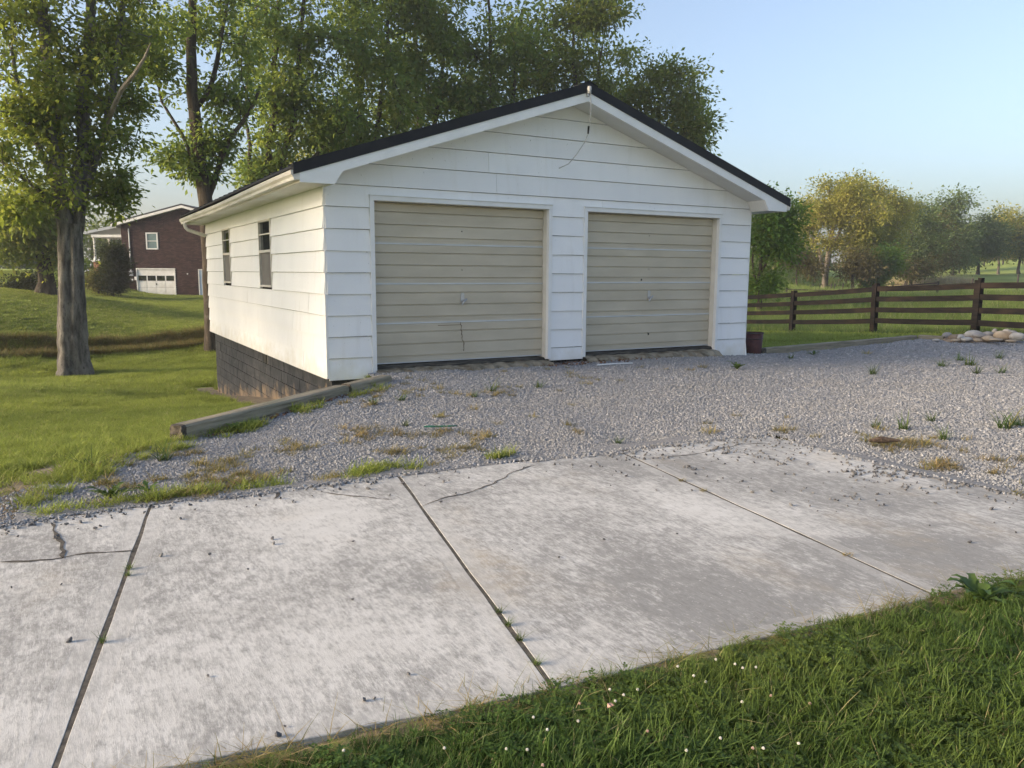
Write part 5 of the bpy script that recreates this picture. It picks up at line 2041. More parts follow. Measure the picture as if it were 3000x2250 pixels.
def stone_proto(seed, sq):
    rr = np.random.default_rng(seed)
    base = np.array([(1, 0, 0), (-1, 0, 0), (0, 1, 0), (0, -1, 0), (0, 0, 1), (0, 0, -1), (.7, .7, .5), (-.7, .6, .5), (.6, -.7, .5), (-.6, -.6, .6), (.6, .6, -.5), (-.6, -.6, -.5)], float)
    base *= (.75 + .5 * rr.random((len(base), 1)))
    base *= np.array([1, .75, sq])
    import bmesh
    bm = bmesh.new()
    for v in base:
        bm.verts.new(v)
    bmesh.ops.convex_hull(bm, input=bm.verts)
    me = bpy.data.meshes.new('stone')
    bm.to_mesh(me)
    bm.free()
    o = bpy.data.objects.new('stone', me)
    return o


def scatter(name, pts, protos, scale, label, tilt=.15, mat=None, rotfull=False, seed=0, kind='stuff'):
    pts = np.asarray(pts)
    rr = np.random.default_rng(seed)
    N = len(pts)
    col = bpy.data.collections.new(name + '_kinds')
    for p in protos:
        if mat and not p.data.materials:
            p.data.materials.append(mat)
        col.objects.link(p)
    me = bpy.data.meshes.new(name)
    me.vertices.add(N)
    me.vertices.foreach_set('co', pts.astype(np.float32).ravel())
    rot = np.stack([rr.standard_normal(N) * tilt, rr.standard_normal(N) * tilt, rr.random(N) * 6.283], 1)
    if rotfull:
        rot = rr.random((N, 3)) * np.array([.9, .9, 6.283])
    a = me.attributes.new('rot', 'FLOAT_VECTOR', 'POINT')
    a.data.foreach_set('vector', rot.astype(np.float32).ravel())
    a = me.attributes.new('sc', 'FLOAT', 'POINT')
    a.data.foreach_set('value', np.asarray(scale * np.ones(N), dtype=np.float32))
    a = me.attributes.new('pick', 'INT', 'POINT')
    a.data.foreach_set('value', rr.integers(0, len(protos), N).astype(np.int32))
    o = bpy.data.objects.new(name, me)
    COL.objects.link(o)
    ng = bpy.data.node_groups.new(name, 'GeometryNodeTree')
    ng.interface.new_socket('Geometry', in_out='INPUT', socket_type='NodeSocketGeometry')
    ng.interface.new_socket('Geometry', in_out='OUTPUT', socket_type='NodeSocketGeometry')
    gi = ng.nodes.new('NodeGroupInput')
    go = ng.nodes.new('NodeGroupOutput')
    ci = ng.nodes.new('GeometryNodeCollectionInfo')
    ci.inputs[0].default_value = col
    ci.inputs['Separate Children'].default_value = True
    ci.inputs['Reset Children'].default_value = True
    ip = ng.nodes.new('GeometryNodeInstanceOnPoints')
    ip.inputs['Pick Instance'].default_value = True

    def nattr(nm, dt):
        n = ng.nodes.new('GeometryNodeInputNamedAttribute')
        n.data_type = dt
        n.inputs['Name'].default_value = nm
        return n.outputs['Attribute']
    ng.links.new(gi.outputs[0], ip.inputs['Points'])
    ng.links.new(ci.outputs[0], ip.inputs['Instance'])
    ng.links.new(nattr('pick', 'INT'), ip.inputs['Instance Index'])
    er = ng.nodes.new('FunctionNodeEulerToRotation')
    ng.links.new(nattr('rot', 'FLOAT_VECTOR'), er.inputs[0])
    ng.links.new(er.outputs[0], ip.inputs['Rotation'])
    ng.links.new(nattr('sc', 'FLOAT'), ip.inputs['Scale'])
    ng.links.new(ip.outputs[0], go.inputs[0])
    md = o.modifiers.new('scatter', 'NODES')
    md.node_group = ng
    if mat:
        me.materials.append(mat)
    tag(o, label, kind=kind)
    return o


def sample(n, x0, x1, y0, y1, dens, seed):
    rr = np.random.default_rng(seed)
    x = x0 + (x1 - x0) * rr.random(n)
    y = y0 + (y1 - y0) * rr.random(n)
    k = rr.random(n) < dens(x, y)
    return x[k], y[k]


def in_view(x, y, m=.12):
    d = np.stack([x - CAM[0], y - CAM[1]], 1)
    fz = d @ FH
    rx = d @ RH
    return (fz > .3) & (np.abs(rx) < fz * (.655 + m) + .6)


def camdist(x, y):
    return np.hypot(x - CAM[0], y - CAM[1])


# gravel stones
SP = []
for i in range(7):
    o = stone_proto(100 + i, [.55, .7, .45, .8, .6, .5, .65][i])
    o.data.materials.append(M['gravel'])
    SP.append(o)


def dens_gravel(x, y):
    sd = poly_sd(x, y, GPOLY) + .10 * fbm(x, y, .5, 33)
    dd = camdist(x, y)
    return np.where(in_view(x, y), np.clip((sd + .05) / .12, 0, 1) * np.clip(8.5 / dd, .22, 1) ** 1.3, 0)


x, y = sample(900000, -3.6, 21, -12, 1.3, dens_gravel, 1)
rr = np.random.default_rng(2)
z = surf(x, y) + .004 * rr.random(len(x))
sc = (.0058 + .0115 * rr.random(len(x)) ** 2.2) * np.clip(camdist(x, y) / 9, .9, 1.9)
scatter('gravel', np.stack([x, y, z], 1), SP, sc, 'loose grey crushed gravel covering the drive', rotfull=True, seed=3)


# stray stones on the concrete
def dens_stray(x, y):
    sd = poly_sd(x, y, GPOLY)
    sl = poly_sd(x, y, SLAB_POLY)
    base = .9 * np.exp(sd / .10) + .07 * np.exp(sd / .5) + .004
    right = np.where((x > 1.1) & (y > -7.2), .75 * np.exp(sd / .6) * (fbm(x, y, .5, 41) > .05) + .14 * np.exp(sd / .5), 0)
    return np.where((sl > 0) & (sd < 0), np.clip(base * (.5 + fbm(x, y, .7, 17)).clip(.1, 1.5) + right, 0, 1), 0)


x, y = sample(22000, -5, 2.75, -8.5, -4.8, dens_stray, 5)
rr = np.random.default_rng(6)
sc = .006 + .010 * rr.random(len(x)) ** 1.5
scatter('stray_gravel', np.stack([x, y, np.full(len(x), SLAB_Z + .004) + sc * .35], 1), SP_2 if False else [p for p in [stone_proto(200 + i, .6) for i in range(5)]], sc,
        'stray gravel stones scattered over the concrete', mat=M['strayst'], rotfull=True, seed=7)

# near lawn: long unmown grass in front of the camera
NB = []
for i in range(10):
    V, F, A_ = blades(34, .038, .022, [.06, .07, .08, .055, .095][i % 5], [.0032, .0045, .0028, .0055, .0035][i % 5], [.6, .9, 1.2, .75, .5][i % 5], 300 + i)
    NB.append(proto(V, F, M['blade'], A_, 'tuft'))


def lawn_edge(x):
    return -8.075 - .088 * (x + 1.5)


def dens_near(x, y):
    e = lawn_edge(x) + .05 * fbm(x, y, .35, 51)
    d = e - y
    return np.where(in_view(x, y, .2) & (y > -11.5), np.clip((d - .0) / .12, 0, 1) ** 1.2, 0)


x, y = sample(30000, -4, 5, -11.5, -7.9, dens_near, 8)
rr = np.random.default_rng(9)
edge_d = lawn_edge(x) - y
sc = (.55 + .55 * np.clip(edge_d / .5, 0, 1)) * (.75 + .5 * rr.random(len(x))) * (1 + .35 * fbm(x, y, .6, 53))
scatter('lawn_grass', np.stack([x, y, ground_h(x, y) - .004], 1), NB, sc, 'long green grass of the lawn in front of the driveway', seed=10, tilt=.2)

# clover leaves among the grass
def clover_proto(seed):
    rr = np.random.default_rng(seed)
    V, F, H, T = [], [], [], []
    for i in range(7):
        a = rr.random() * 6.283
        r = .04 * math.sqrt(rr.random())
        c = np.array([r * math.cos(a), r * math.sin(a), .03 + .03 * rr.random()])
        t = rr.random() * .9
        for k in range(3):
            b = a + k * 2.094
            n0 = len(V)
            u = np.array([math.cos(b), math.sin(b), .25])
            v = np.array([-math.sin(b), math.cos(b), 0])
            s_ = .011
            V += [c, c + u * s_ * .6 + v * s_ * .55, c + u * s_ * 1.1 + v * s_ * .25, c + u * s_ * 1.1 - v * s_ * .25, c + u * s_ * .6 - v * s_ * .55]
            F.append((n0, n0 + 1, n0 + 2, n0 + 3, n0 + 4))
            H += [.6] * 5
            T += [t] * 5
    return mesh_np('clover', np.array(V), F, M['blade'], attrs={'h': H, 'tint': T}, link=False)


x, y = sample(14000, -4, 4, -11, -8, lambda a, b: dens_near(a, b) * (fbm(a, b, .5, 57) > -.05) * .9, 11)
scatter('clover_leaves', np.stack([x, y, ground_h(x, y)], 1), [clover_proto(i) for i in range(4)], .9, 'patches of clover leaves in the near lawn', seed=12)

# mown lawn at left, in bigger patches
MP = []
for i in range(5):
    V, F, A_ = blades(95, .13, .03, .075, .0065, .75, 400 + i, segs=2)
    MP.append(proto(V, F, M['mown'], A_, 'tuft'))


def dens_mown(x, y):
    ga = grass_amt(x, y)
    dd = camdist(x, y)
    garage_in = (x > -.02) & (x < FW + .05) & (y > -.05) & (y < FD + .1)
    return np.where(in_view(x, y, .08) & ~garage_in & (poly_sd(x, y, GPOLY) < .05) & (poly_sd(x, y, SLAB_POLY) < -.04) & (y > -7.5), np.clip(ga * 1.25 - .3, 0, 1) * np.clip(11 / dd, .25, 1), 0)


x, y = sample(190000, -9, 19, -6, 22, dens_mown, 13)
rr = np.random.default_rng(14)
sc = (.65 + .6 * rr.random(len(x))) * np.clip(camdist(x, y) / 13, .8, 1.7) * np.clip(1 + .7 * fbm(x, y, .9, 81), .5, 1.6)
scatter('mown_grass', np.stack([x, y, ground_h(x, y) - .005], 1), MP, sc, 'short mown grass of the lawn around the garage', seed=15, tilt=.08)

# tall pasture grass beyond the fence
TP_ = []
for i in range(4):
    V, F, A_ = blades(60, .28, .15, .42, .014, .45, 500 + i, segs=2)
    TP_.append(proto(V, F, M['tall'], A_, 'tuft'))


def fence_side(x, y):
    """positive beyond the fence"""
    d = (P1 - P3) / np.linalg.norm(P1 - P3)
    return (x - P3[0]) * d[1] - (y - P3[1]) * d[0]


def dens_tall(x, y):
    dd = camdist(x, y)
    fs = fence_side(x, y)
    return np.where(in_view(x, y, .03) & (fs > -.1), np.clip(26 / dd, .1, 1) ** 1.5, 0)


x, y = sample(60000, 14, 75, -4, 60, dens_tall, 16)
sc = (.7 + .6 * np.random.default_rng(17).random(len(x))) * np.clip(camdist(x, y) / 34, .8, 2.0)
scatter('pasture_grass', np.stack([x, y, ground_h(x, y) - .02], 1), TP_, sc, 'tall pasture grass beyond the board fence', seed=18, tilt=.1)
# weeds along the foot of the fence
x, y = sample(1600, 13, 19, -2, 14, lambda a, b: (np.abs(fence_side(a, b) + .1) < .45) * 1.0, 19)
scatter('fence_line_grass', np.stack([x, y, ground_h(x, y)], 1), [proto(*blades(40, .16, .12, .34, .012, .6, 520 + i, segs=2)[:2], M['weed'], blades(40, .16, .12, .34, .012, .6, 520 + i, segs=2)[2], 'tuft') for i in range(3)], .9,
        'unmown grass and weeds along the foot of the fence', seed=20)
# ditch sedge
x, y = sample(60000, -14, 8, 12, 40, lambda a, b: (np.abs(ditch_d(a, b) - .75) < .5) * .8, 22)
SG = [proto(*blades(45, .2, .22, .55, .014, .8, 540 + i, segs=2)[:2], M['sedge'], blades(45, .2, .22, .55, .014, .8, 540 + i, segs=2)[2], 'tuft') for i in range(3)]
scatter('ditch_grass', np.stack([x, y, ground_h(x, y)], 1), SG, .75, 'brown overgrown grass along the ditch behind the big maple', seed=23)
# dry grass on the gravel margins
DG = [proto(*blades(34, .05, .02, .06, .004, 1.3, 560 + i, segs=2)[:2], M['straw'], blades(34, .05, .02, .06, .004, 1.3, 560 + i, segs=2)[2], 'tuft') for i in range(4)]


def dens_dry(x, y):
    a = np.exp(-((x + 2.1) / 1.2) ** 2 - ((y + 4.1) / .75) ** 2)
    a2 = .8 * np.exp(-((x + .3) / .9) ** 2 - ((y + 3.9) / .8) ** 2)
    b = 1.0 * np.exp(-((x - 3.2) / .55) ** 2 - ((y + 5.9) / .9) ** 2)
    c = .5 * np.exp(-((x - 3.6) / .8) ** 2 - ((y + 7.4) / .9) ** 2)
    d = .25 * np.exp(-((x - 1.0) / 2.5) ** 2 - ((y + 1.9) / .9) ** 2)
    base = np.maximum.reduce([a, a2, b, c, d])
    return np.where(poly_sd(x, y, SLAB_POLY) < .0, np.clip(base * (fbm(x, y, .28, 61) + .02) * 2.2, 0, 1) * .5, 0)


x, y = sample(30000, -4, 6, -9, -.5, dens_dry, 24)
scatter('dry_grass', np.stack([x, y, surf(x, y)], 1), DG, .9 + .5 * np.random.default_rng(25).random(len(x)), 'dry yellow grass creeping over the gravel margins', seed=26)
# rough transitional grass left
x, y = sample(9000, -5.5, .3, -5, -1, lambda a, b: np.where((poly_sd(a, b, GPOLY) < .35) & (poly_sd(a, b, SLAB_POLY) < -.06), np.clip((fbm(a, b, .4, 71) + .12) * 2.0, 0, .6), 0), 27)
RG = [proto(*blades(40, .06, .03, .09, .005, .9, 580 + i, segs=2)[:2], M['mown'], blades(40, .06, .03, .09, .005, .9, 580 + i, segs=2)[2], 'tuft') for i in range(4)]
scatter('rough_grass', np.stack([x, y, surf(x, y)], 1), RG, .8 + .5 * np.random.default_rng(28).random(len(x)), 'patchy rough grass between the lawn and the gravel', seed=29)
# straw clippings at the slab edge
x, y = sample(2500, -3.2, 1.6, -8.7, -7.9, lambda a, b: np.exp(-((lawn_edge(a) - b - .03) / .06) ** 2) * .8, 30)
scatter('grass_clippings', np.stack([x, y, np.maximum(ground_h(x, y), SLAB_Z - .03) + .012], 1), [proto(*blades(9, .04, .02, .07, .003, 3.5, 590 + i, segs=2)[:2], M['straw'], blades(9, .04, .02, .07, .003, 3.5, 590 + i, segs=2)[2], 'tuft') for i in range(3)], .8,
        'dry clippings along the lawn edge of the slab', seed=31)
# reeds in the pasture
rc = [atd(*z8(px_, 596), 100) for px_ in np.linspace(1020, 1690, 90)]
rrg = np.random.default_rng(32)
pts = np.array([(p[0] + rrg.normal(0, .6), p[1] + rrg.normal(0, .8), 0) for p in rc for _ in range(3)])
pts[:, 2] = np.array(ground_h(pts[:, 0], pts[:, 1]))
RP = [proto(*blades(16, .45, .7, 1.5, .05, .18, 600 + i, segs=2)[:2], M['reed'], blades(16, .45, .7, 1.5, .05, .18, 600 + i, segs=2)[2], 'tuft') for i in range(3)]
scatter('pale_reeds', pts, RP, .95, 'pale tan reed bed in the pasture', seed=33)
rc2 = [atd(*z8(px_, 690), 52) for px_ in np.linspace(-160, -60, 10)]
# brush on the far bank
x, y = sample(5000, 110, 190, 40, 120, lambda a, b: np.where(in_view(a, b, .02) & (np.abs(camdist(a, b) - 170) < 11), 1, 0), 34)
BR = [proto(*blades(60, 1.0, .6, 1.8, .05, .5, 620 + i, segs=2)[:2], M['brushy'] if 'brushy' in M else M['straw'], blades(60, 1.0, .6, 1.8, .05, .5, 620 + i, segs=2)[2], 'tuft') for i in range(3)]
scatter('brush_bank', np.stack([x, y, ground_h(x, y)], 1), BR, 1.0, 'dry greyish brush on the far bank below the wood', seed=35)

# far lawn beyond the ditch
V, F, A_ = blades(120, .35, .04, .11, .022, .8, 660, segs=1)
V2, F2, A2 = blades(120, .35, .04, .11, .022, .8, 661, segs=1)
x, y = sample(40000, -22, 22, 19, 66, lambda a, b: np.where(in_view(a, b, .05) & (ditch_d(a, b) > 1.2), 1, 0), 40)
scatter('far_lawn_grass', np.stack([x, y, ground_h(x, y) - .01], 1), [proto(V, F, M['mown'], A_, 'tuft'), proto(V2, F2, M['mown'], A2, 'tuft')], 1.0, 'mown lawn beyond the ditch below the brick house', seed=41, tilt=.05)

def w2p(x, y, z):
    d = np.array([x, y, z]) - CAM
    dep = d @ _f
    return ((1500 + FPX * (d @ _r2) / dep) / S, (1125 - FPX * (d @ _u2) / dep) / S, math.hypot(d[0], d[1]))


for i, (tx, ty, lab) in enumerate([(-12.5, 4.8, 'added unseen tree left of the frame, filtering light on the garage side wall, nearer one'), (-13.5, 11.5, 'added unseen tree left of the frame, filtering light on the garage side wall, further one')]):  # two added trees, never in view, crowns set to thin the side wall's light
    gz = float(ground_h(tx, ty))
    bp_ = w2p(tx, ty, gz)
    D0 = bp_[2]

    def q_(dx, dy, z):
        a = w2p(tx + dx, ty + dy, z)
        return (a[0], a[1], a[2] - D0)
    c0 = w2p(tx, ty, 5.8)
    kx = 3.8 * FPX / S / np.linalg.norm(np.array([tx, ty, 5.8]) - CAM)
    make_tree('unseen_shade_tree', lab, 'tree', D0, [([q_(0, 0, gz), q_(0, .1, 1.5), q_(.1, 0, 4.0), q_(0, .2, 9.0)], .3, .08), ([q_(.1, 0, 4.2), q_(1.2, 1.0, 6.5)], .1, .04), ([q_(.1, 0, 4.2), q_(-1.0, -1.4, 6.8)], .1, .04)],
              [(c0[0], c0[1], kx, kx * 1.0, 210)], M['leafA'], M['barkA'], 900 + i, n_leaf=60, sig=.4, size=.19, base='ground')

# second row of the far wood
for i, (px_, py_, d_) in enumerate([(1940, 520, 150), (1990, 515, 155), (2030, 525, 160), (2080, 525, 165), (2130, 520, 170), (2175, 520, 175), (2225, 515, 175), (1880, 545, 150), (1745, 560, 140), (1690, 575, 140)]):
    make_tree('distant_tree', 'hazy tree in the back row of the far wood, %s from the right' % ['seventh', 'sixth', 'fifth', 'fourth', 'third', 'second', 'first', 'eighth', 'ninth', 'tenth'][i], 'tree', d_, [([(px_, 575), (px_, 545), (px_ + 2, 515)], .2, .1)],
              [(px_, py_, 38, 36, 34), (px_ + 8, py_ + 30, 40, 26, 24), (px_, 562, 40, 18, 22)], M['leafD'], M['barkB'], 700 + i, n_leaf=34, sig=1.2, size=.6, r_tip=.03, base='ground', group='back row of the far wood')

# ------------------------------------------------------------------ weeds one could pick out
WT = []
for i in range(4):
    V, F, A_ = blades(38, .035, .05, .15, .006, .9, 800 + i, segs=3)
    WT.append(proto(V, F, M['weed'], A_, 'weed_tuft'))
WD = []
for i in range(3):
    V, F, A_ = blades(55, .07, .03, .08, .005, 1.3, 820 + i, segs=2)
    WD.append(proto(V, F, M['straw'], A_, 'dry_tuft'))


def rosette(n, L, W, seed, rise=.5, lobes=0):
    rr = np.random.default_rng(seed)
    V, F, H, T = [], [], [], []
    for i in range(n):
        a = i * 2.4 + rr.random() * .5
        l = L * (.6 + .5 * rr.random())
        up = rise * (.4 + .9 * rr.random())
        u = np.array([math.cos(a), math.sin(a), 0])
        v = np.array([-math.sin(a), math.cos(a), 0])
        n0 = len(V)
        tt = rr.random() * .85
        k = 7
        for j in range(k):
            t = j / (k - 1)
            w = W * math.sin(math.pi * (t * .92 + .04)) ** .8 * (.75 + .35 * math.sin(j * 2.6 + i)) * .5
            p = u * l * t + np.array([0, 0, l * up * math.sin(t * 1.9) + .01])
            V += [p - v * w + np.array([0, 0, w * .35]), p, p + v * w + np.array([0, 0, w * .35])]
            H += [.3 + .6 * t] * 3
            T += [tt] * 3
        for j in range(k - 1):
            b = n0 + 3 * j
            F += [(b, b + 1, b + 4, b + 3), (b + 1, b + 2, b + 5, b + 4)]
    return np.array(V), np.array(F), {'h': H, 'tint': T}


WB = []
for i in range(3):
    V, F, A_ = rosette(11, .11, .035, 840 + i, .5)
    WB.append(proto(V, F, M['weed'], A_, 'broadleaf_weed'))


def put(kind, px_, py_, sc, label, group=None, cat='weed', z=None):
    p0 = onz(px_, py_, -.05 if z is None else z)
    for _ in range(4):
        zz_ = float(surf(p0[0], p0[1]))
        p0 = onz(px_, py_, zz_)
    src = random.choice({'g': WT, 'd': WD, 'b': WB}[kind])
    o = bpy.data.objects.new({'g': 'weed_tuft', 'd': 'dry_tuft', 'b': 'broadleaf_weed'}[kind], src.data)
    COL.objects.link(o)
    o.location = (p0[0], p0[1], float(surf(p0[0], p0[1])) - .003)
    o.rotation_euler = (0, 0, random.uniform(0, 6.28))
    o.scale = (sc, sc, sc * random.uniform(.85, 1.2))
    tag(o, label, cat, group)
    return o


put('g', 1063, 846, 1.35, 'tallest spiky green tuft in the middle of the gravel', 'weeds in the gravel')
put('g', 1165, 838, 1.1, 'green tuft right of the tallest spiky tuft', 'weeds in the gravel')
put('g', 1025, 858, .9, 'small green tuft left of the tallest spiky tuft', 'weeds in the gravel')
put('b', 995, 797, 1.5, 'dark green weed at the foot of the left garage door', 'weeds in the gravel')
put('d', 930, 800, 1.0, 'straw tuft left of the weed at the garage door', 'weeds in the gravel')
put('g', 806, 874, 1.1, 'flattened olive tuft nearest the timber', 'weeds in the gravel')
put('g', 866, 866, 1.2, 'pale green tuft right of the flattened olive tuft', 'weeds in the gravel')
put('g', 876, 920, .8, 'lone small tuft above the green plastic strip', 'weeds in the gravel')
put('d', 860, 980, 1.4, 'olive dry tuft between strip and slab', 'weeds in the gravel')
put('g', 1081, 990, 1.0, 'green tuft at the far edge of the middle slab', 'weeds in the gravel')
put('b', 1592, 800, 1.7, 'dark leafy weed in front of the right garage door', 'weeds in the gravel')
put('d', 1520, 795, 1.2, 'dry tuft left of the dark leafy weed', 'weeds in the gravel')
put('d', 1490, 800, 1.0, 'brown dry tuft furthest left before the right door', 'weeds in the gravel')
put('g', 1709, 776, 1.2, 'green tuft just right of the bucket', 'weeds in the gravel')
put('b', 1756, 768, 1.4, 'leafy weed by the edging timber', 'weeds in the gravel')
put('d', 1870, 765, 1.4, 'dry patch along the edging timber', 'weeds in the gravel')
put('g', 1886, 810, 1.5, 'thin tall tuft in the right gravel', 'weeds in the gravel')
put('g', 2096, 790, 2.1, 'tall green tuft in front of the rock pile', 'weeds in the gravel')
put('g', 2072, 780, 1.6, 'green tuft left of the tall one before the rocks', 'weeds in the gravel')
put('g', 2034, 793, 1.5, 'low wide tuft left before the rock pile', 'weeds in the gravel')
put('g', 2108, 808, 1.4, 'small tuft below the tall one before the rocks', 'weeds in the gravel')
put('g', 2162, 806, 1.5, 'tuft near the right edge below the rock pile', 'weeds in the gravel')
put('g', 2158, 776, 1.3, 'grassy tuft in the far right gravel near the rocks', 'weeds in the gravel')
put('g', 2170, 925, 1.7, 'wide light green clump at the right edge of the gravel', 'weeds in the gravel')
put('g', 2195, 920, 1.6, 'light green clump cut by the right frame edge', 'weeds in the gravel')
put('g', 1893, 925, 1.2, 'green tuft right of the bark piece', 'weeds in the gravel')
put('g', 1952, 928, 1.3, 'bushy tuft between bark piece and right edge', 'weeds in the gravel')
put('g', 2036, 950, 1.2, 'low dark tuft above the dry grass at right', 'weeds in the gravel')
put('g', 2010, 910, 1.0, 'small tuft in the right gravel', 'weeds in the gravel')
put('d', 1530, 935, 1.3, 'straw tuft at the top of the right slab', 'weeds in the gravel')
put('g', 1335, 958, .9, 'tuft beside the top of the slab joint', 'weeds in the gravel')
put('b', 240, 1080, 1.5, 'dark spiky rosette by the left slab corner', 'weeds at the lawn margin')
put('b', 320, 1066, 1.1, 'brownish rosette right of the dark spiky one', 'weeds at the lawn margin')
put('g', 190, 1012, 1.5, 'bright green tuft at the ragged lawn margin', 'weeds at the lawn margin')
put('g', 355, 994, 1.4, 'green tuft in front of the timber end', 'weeds at the lawn margin')
put('b', 506, 932, 1.2, 'leafy weed against the gravel side of the timber', 'weeds at the lawn margin')
put('g', 560, 905, .9, 'small tuft along the timber', 'weeds at the lawn margin')
for q in ((1078, 1322, 'tiny tuft in the middle slab joint, furthest from the lawn'), (1098, 1350, 'tiny tuft in the middle slab joint, second furthest from the lawn'), (1122, 1382, 'tiny tuft in the middle slab joint, second nearest the lawn'),
          (1160, 1434, 'tiny tuft in the middle slab joint, nearest the lawn'), (281, 1228, 'tiny tuft in the left slab joint, furthest from the lawn'), (276, 1242, 'tiny tuft in the left slab joint, just nearer than the furthest'), (222, 1386, 'tiny tuft in the left slab joint, nearest the lawn')):
    put('g', q[0], q[1], .38, q[2], 'tufts in the slab joints', z=SLAB_Z)
for q in ((1520, 1060, 'tiny mossy tuft halfway down the right slab joint'), (1473, 1038, 'tiny mossy tuft near the top of the right slab joint'), (1830, 1198, 'tiny mossy tuft in the right slab joint nearest the lawn')):
    put('d', q[0], q[1], .4, q[2], 'tufts in the right slab joint', z=SLAB_Z)
# big dock plant on the lawn edge
dp = onz(2112, 1300, -.08)
V, F, A_ = rosette(15, .145, .06, 870, .8)
o = mesh_np('dock_plant', V, F, M['weed'], attrs=A_)
o.location = (dp[0], dp[1], float(ground_h(dp[0], dp[1])))
tag(o, 'broad-leaved grey-green dock plant at the lawn edge by the slab', 'plant')

# clover flowers
M['clover'] = simple('clover_petal', (.62, .60, .52), (.72, .68, .62), 40, .7)
M['cloverp'] = simple('old_clover_petal', (.42, .26, .20), (.55, .40, .33), 40, .7)
r5 = [(1545, 1020), (1775, 1005), (1920, 930), (1740, 930), (1985, 1200), (1335, 1190), (668, 1310), (1070, 1315), (1205, 1320), (1305, 1420), (1245, 1110), (2180, 780), (15, 1325), (1830, 965), (1535, 1135)]
r6 = [(215, 735), (340, 765), (390, 790), (475, 785), (72, 840), (150, 880), (573, 970), (385, 1010), (825, 1020), (245, 1245), (455, 1310), (523, 1310), (752, 1280), (25, 1325)]
fl = [(1000 + a / 2.212, 1600 + b / 2.212) for a, b in r5] + [(2000 + a / 2.212, 1600 + b / 2.212) for a, b in r6]
hb = MB()
for k in range(26):
    a = k * 2.4
    t = k / 25
    rr_ = math.sqrt(max(0, 1 - (1.6 * t - .6) ** 2)) * .0085
    z_ = -.006 + .014 * t
    c = Vector((math.cos(a) * rr_ * .5, math.sin(a) * rr_ * .5, z_))
    e = Vector((math.cos(a) * rr_ * 1.15, math.sin(a) * rr_ * 1.15, z_ + .003))
    hb.tube([c, e], [.0026, .0012], 4)
HEAD = mesh_np('flower_head', hb.V, hb.F, M['clover'], link=False).data
HEADP = HEAD.copy()
HEADP.materials.clear()
HEADP.materials.append(M['cloverp'])
STEM = MB().tube([(0, 0, -.085), (.003, 0, -.04), (0, 0, -.003)], .0012, 4)
STEM = mesh_np('stem', STEM.V, STEM.F, M['weed'], link=False).data
for i, (fx_, fy_) in enumerate(fl):
    old = i in (0, 4, 9, 21, 23, 25)
    zz_ = SLAB_Z - .01 + .06 + .02 * random.random()
    p = onz(fx_ / S, fy_ / S, zz_)
    t = thing('clover_flower', tuple(p), 'small faded pinkish clover flower in the near lawn' if old else 'small white clover flower in the near lawn', 'flower', 'faded clover flowers' if old else 'white clover flowers')
    h_ = bpy.data.objects.new('flower_head', HEADP if old else HEAD)
    st_ = bpy.data.objects.new('stem', STEM)
    for c in (h_, st_):
        COL.objects.link(c)
        c.parent = t
    h_.scale = (.55, .55, .5)
# fallen pink leaf in the grass
pl = onz((1000 + 1745 / 2.212) / S, (1600 + 1075 / 2.212) / S, -.05)
M['pinkleaf'] = simple('faded_leaf', (.40, .22, .17), (.5, .32, .25), 30, .8)
o = MB().prism([(-.015, 0), (-.006, .011), (.009, .009), (.017, 0), (.007, -.010), (-.007, -.009)], lambda q: (pl[0] + q[0], pl[1] + q[1], pl[2] + .02 + abs(q[1]) * .8), lambda q: (pl[0] + q[0], pl[1] + q[1], pl[2] + .0185 + abs(q[1]) * .8)).build('fallen_leaf', M['pinkleaf'])
tag(o, 'single pinkish dead leaf lying in the near grass', 'leaf')
# dead leaves at the foot of the pillar
M['deadleaf'] = simple('dead_leaf', (.10, .05, .03), (.22, .12, .07), 40, .9)
rr = np.random.default_rng(91)
n = 260
C_ = np.stack([3.3 + 2.2 * rr.random(n) ** 1.3, -.05 - .32 * rr.random(n), np.zeros(n)], 1)
C_[:, 2] = surf(C_[:, 0], C_[:, 1]) + .012 + .015 * rr.random(n)
t1 = np.stack([onz(a, b, -.05) for a, b in zip(480 + 130 * rr.random(120), 925 - 0 * rr.random(120))])
k = rr.random(120)
t1 = np.stack([-2.0 + 2.0 * k + .06, -2.62 + 1.33 * k + .02 * rr.random(120) - .02, np.zeros(120)], 1)
t1[:, 2] = surf(t1[:, 0], t1[:, 1]) + .015
C_ = np.concatenate([C_, t1])
LV, LF, LT = leaves(C_, 1, .012, .045, 92, asp=.6, flat=.4, droop=0)
o = mesh_np('leaf_litter', LV, LF, M['deadleaf'])
tag(o, 'brown dead leaves gathered at the pillar foot and along the timber', kind='stuff')

# ------------------------------------------------------------------ things on the far bank
M['logw'] = simple('bleached_log', (.50, .46, .42), (.62, .58, .54), 3, .8)
for i, (x0_, y0_, x1_, y1_, r_, lab) in enumerate([(2040, 262, 2160, 285, .35, 'topmost bleached log of the far log pile'), (2060, 300, 2212, 300, .4, 'long bleached log across the middle of the far pile'),
                                                   (2020, 345, 2110, 330, .35, 'bleached log at the lower left of the far pile'), (2110, 330, 2230, 335, .45, 'thick pale log at the bottom of the far pile'), (2090, 280, 2240, 255, .3, 'tilted pale log at the right of the far pile')]):
    a, b = atd(*z8(x0_, y0_), 164), atd(*z8(x1_, y1_), 161 + i)
    o = MB().tube([a, (a + b) / 2 + np.array([0, 0, .15]), b], [r_, r_ * .9, r_ * .7], 8).build('log', M['logw'])
    tag(o, lab, 'log', 'bleached logs on the far bank')
M['tyre'] = M['black']
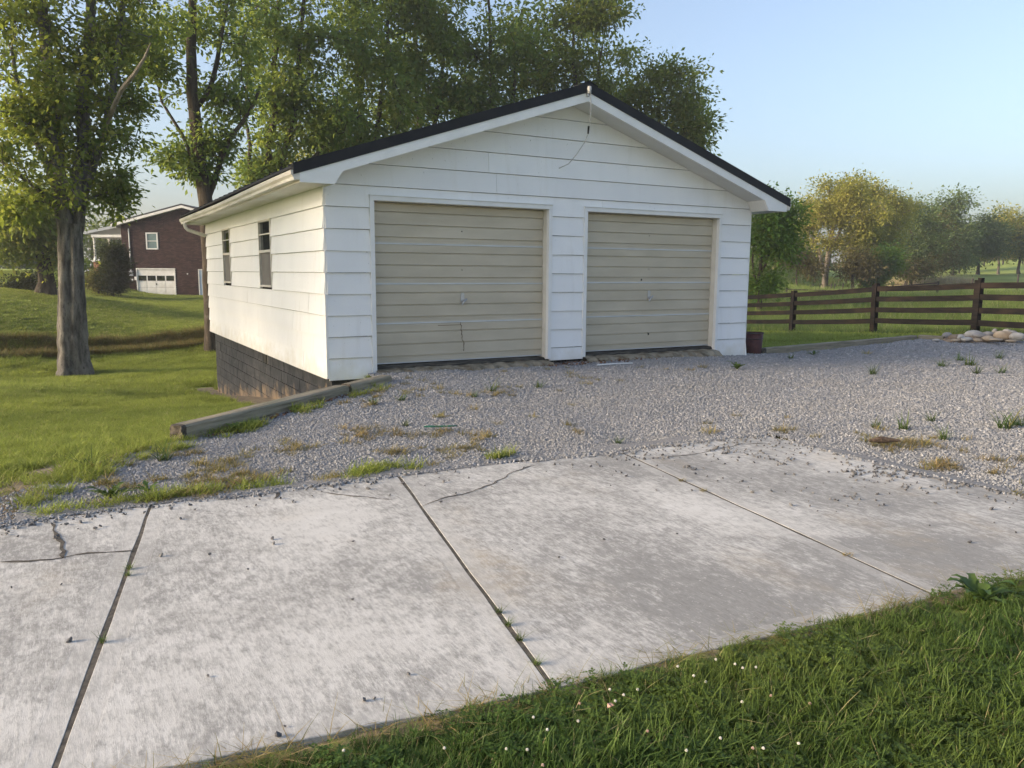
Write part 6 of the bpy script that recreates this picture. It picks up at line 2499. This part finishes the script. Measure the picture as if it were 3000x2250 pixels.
for i, (x_, y_, lab) in enumerate([(1400, 402, 'leftmost dark tyre below the brush on the far bank'), (1440, 405, 'second dark tyre on the far bank'), (1485, 398, 'dark tyre next to the pale scrap heap')]):
    c = atd(*z8(x_, y_), 158)
    pts_ = [c + np.array([*RH, 0]) * math.cos(a) * .75 + np.array([0, 0, 1]) * math.sin(a) * .75 for a in np.linspace(0, 2 * math.pi, 15)]
    o = MB().tube(pts_, .26, 7, cap=False).build('tyre', M['tyre'])
    tag(o, lab, 'tyre', 'tyres on the far bank')
M['scrapb'] = simple('weathered_scrap', (.26, .30, .32), (.40, .42, .42), 2, .7)
sc0 = atd(*z8(1650, 400), 157)
t = thing('scrap_heap', tuple(sc0), 'pale blue-grey heap of scrap on the far bank', 'scrap')
rrs = random.Random(9)
for i in range(12):
    x_, y_ = rrs.uniform(1570, 1740), rrs.uniform(355, 408)
    a = atd(*z8(x_, y_), 157 + rrs.uniform(-1, 1))
    b = a + np.array([rrs.uniform(-1.6, 1.6), rrs.uniform(-1, 1), rrs.uniform(-.5, .6)])
    MB().beam(a, b, rrs.uniform(.15, .7), rrs.uniform(.1, .5)).build('scrap_piece', M['scrapb'] if i % 3 else M['black'], t)
tk = atd(*z8(1253, 433), 150)
e_ = np.array([*RH, 0]) * .85
o = MB().tube([tk - e_, tk - e_ * .95, tk + e_ * .95, tk + e_], [.25, .36, .36, .25], 12).build('white_tank', M['hwhite'])
tag(o, 'small white tank lying behind the far post line', 'tank')

# ------------------------------------------------------------------ evening haze
hm = bpy.data.materials.new('evening_haze')
hm.use_nodes = True
hm.node_tree.nodes.clear()
ho = hm.node_tree.nodes.new('ShaderNodeOutputMaterial')
hv = hm.node_tree.nodes.new('ShaderNodeVolumePrincipled')
hv.inputs['Color'].default_value = (.93, .95, 1.0, 1)
hv.inputs['Density'].default_value = .0008
hv.inputs['Anisotropy'].default_value = .2
hm.node_tree.links.new(hv.outputs[0], ho.inputs['Volume'])
hz_ = MB().box(-1850, 1850, -1850, 1850, -8, 24).build('haze', hm)
tag(hz_, 'thin evening haze over the pasture', kind='stuff')
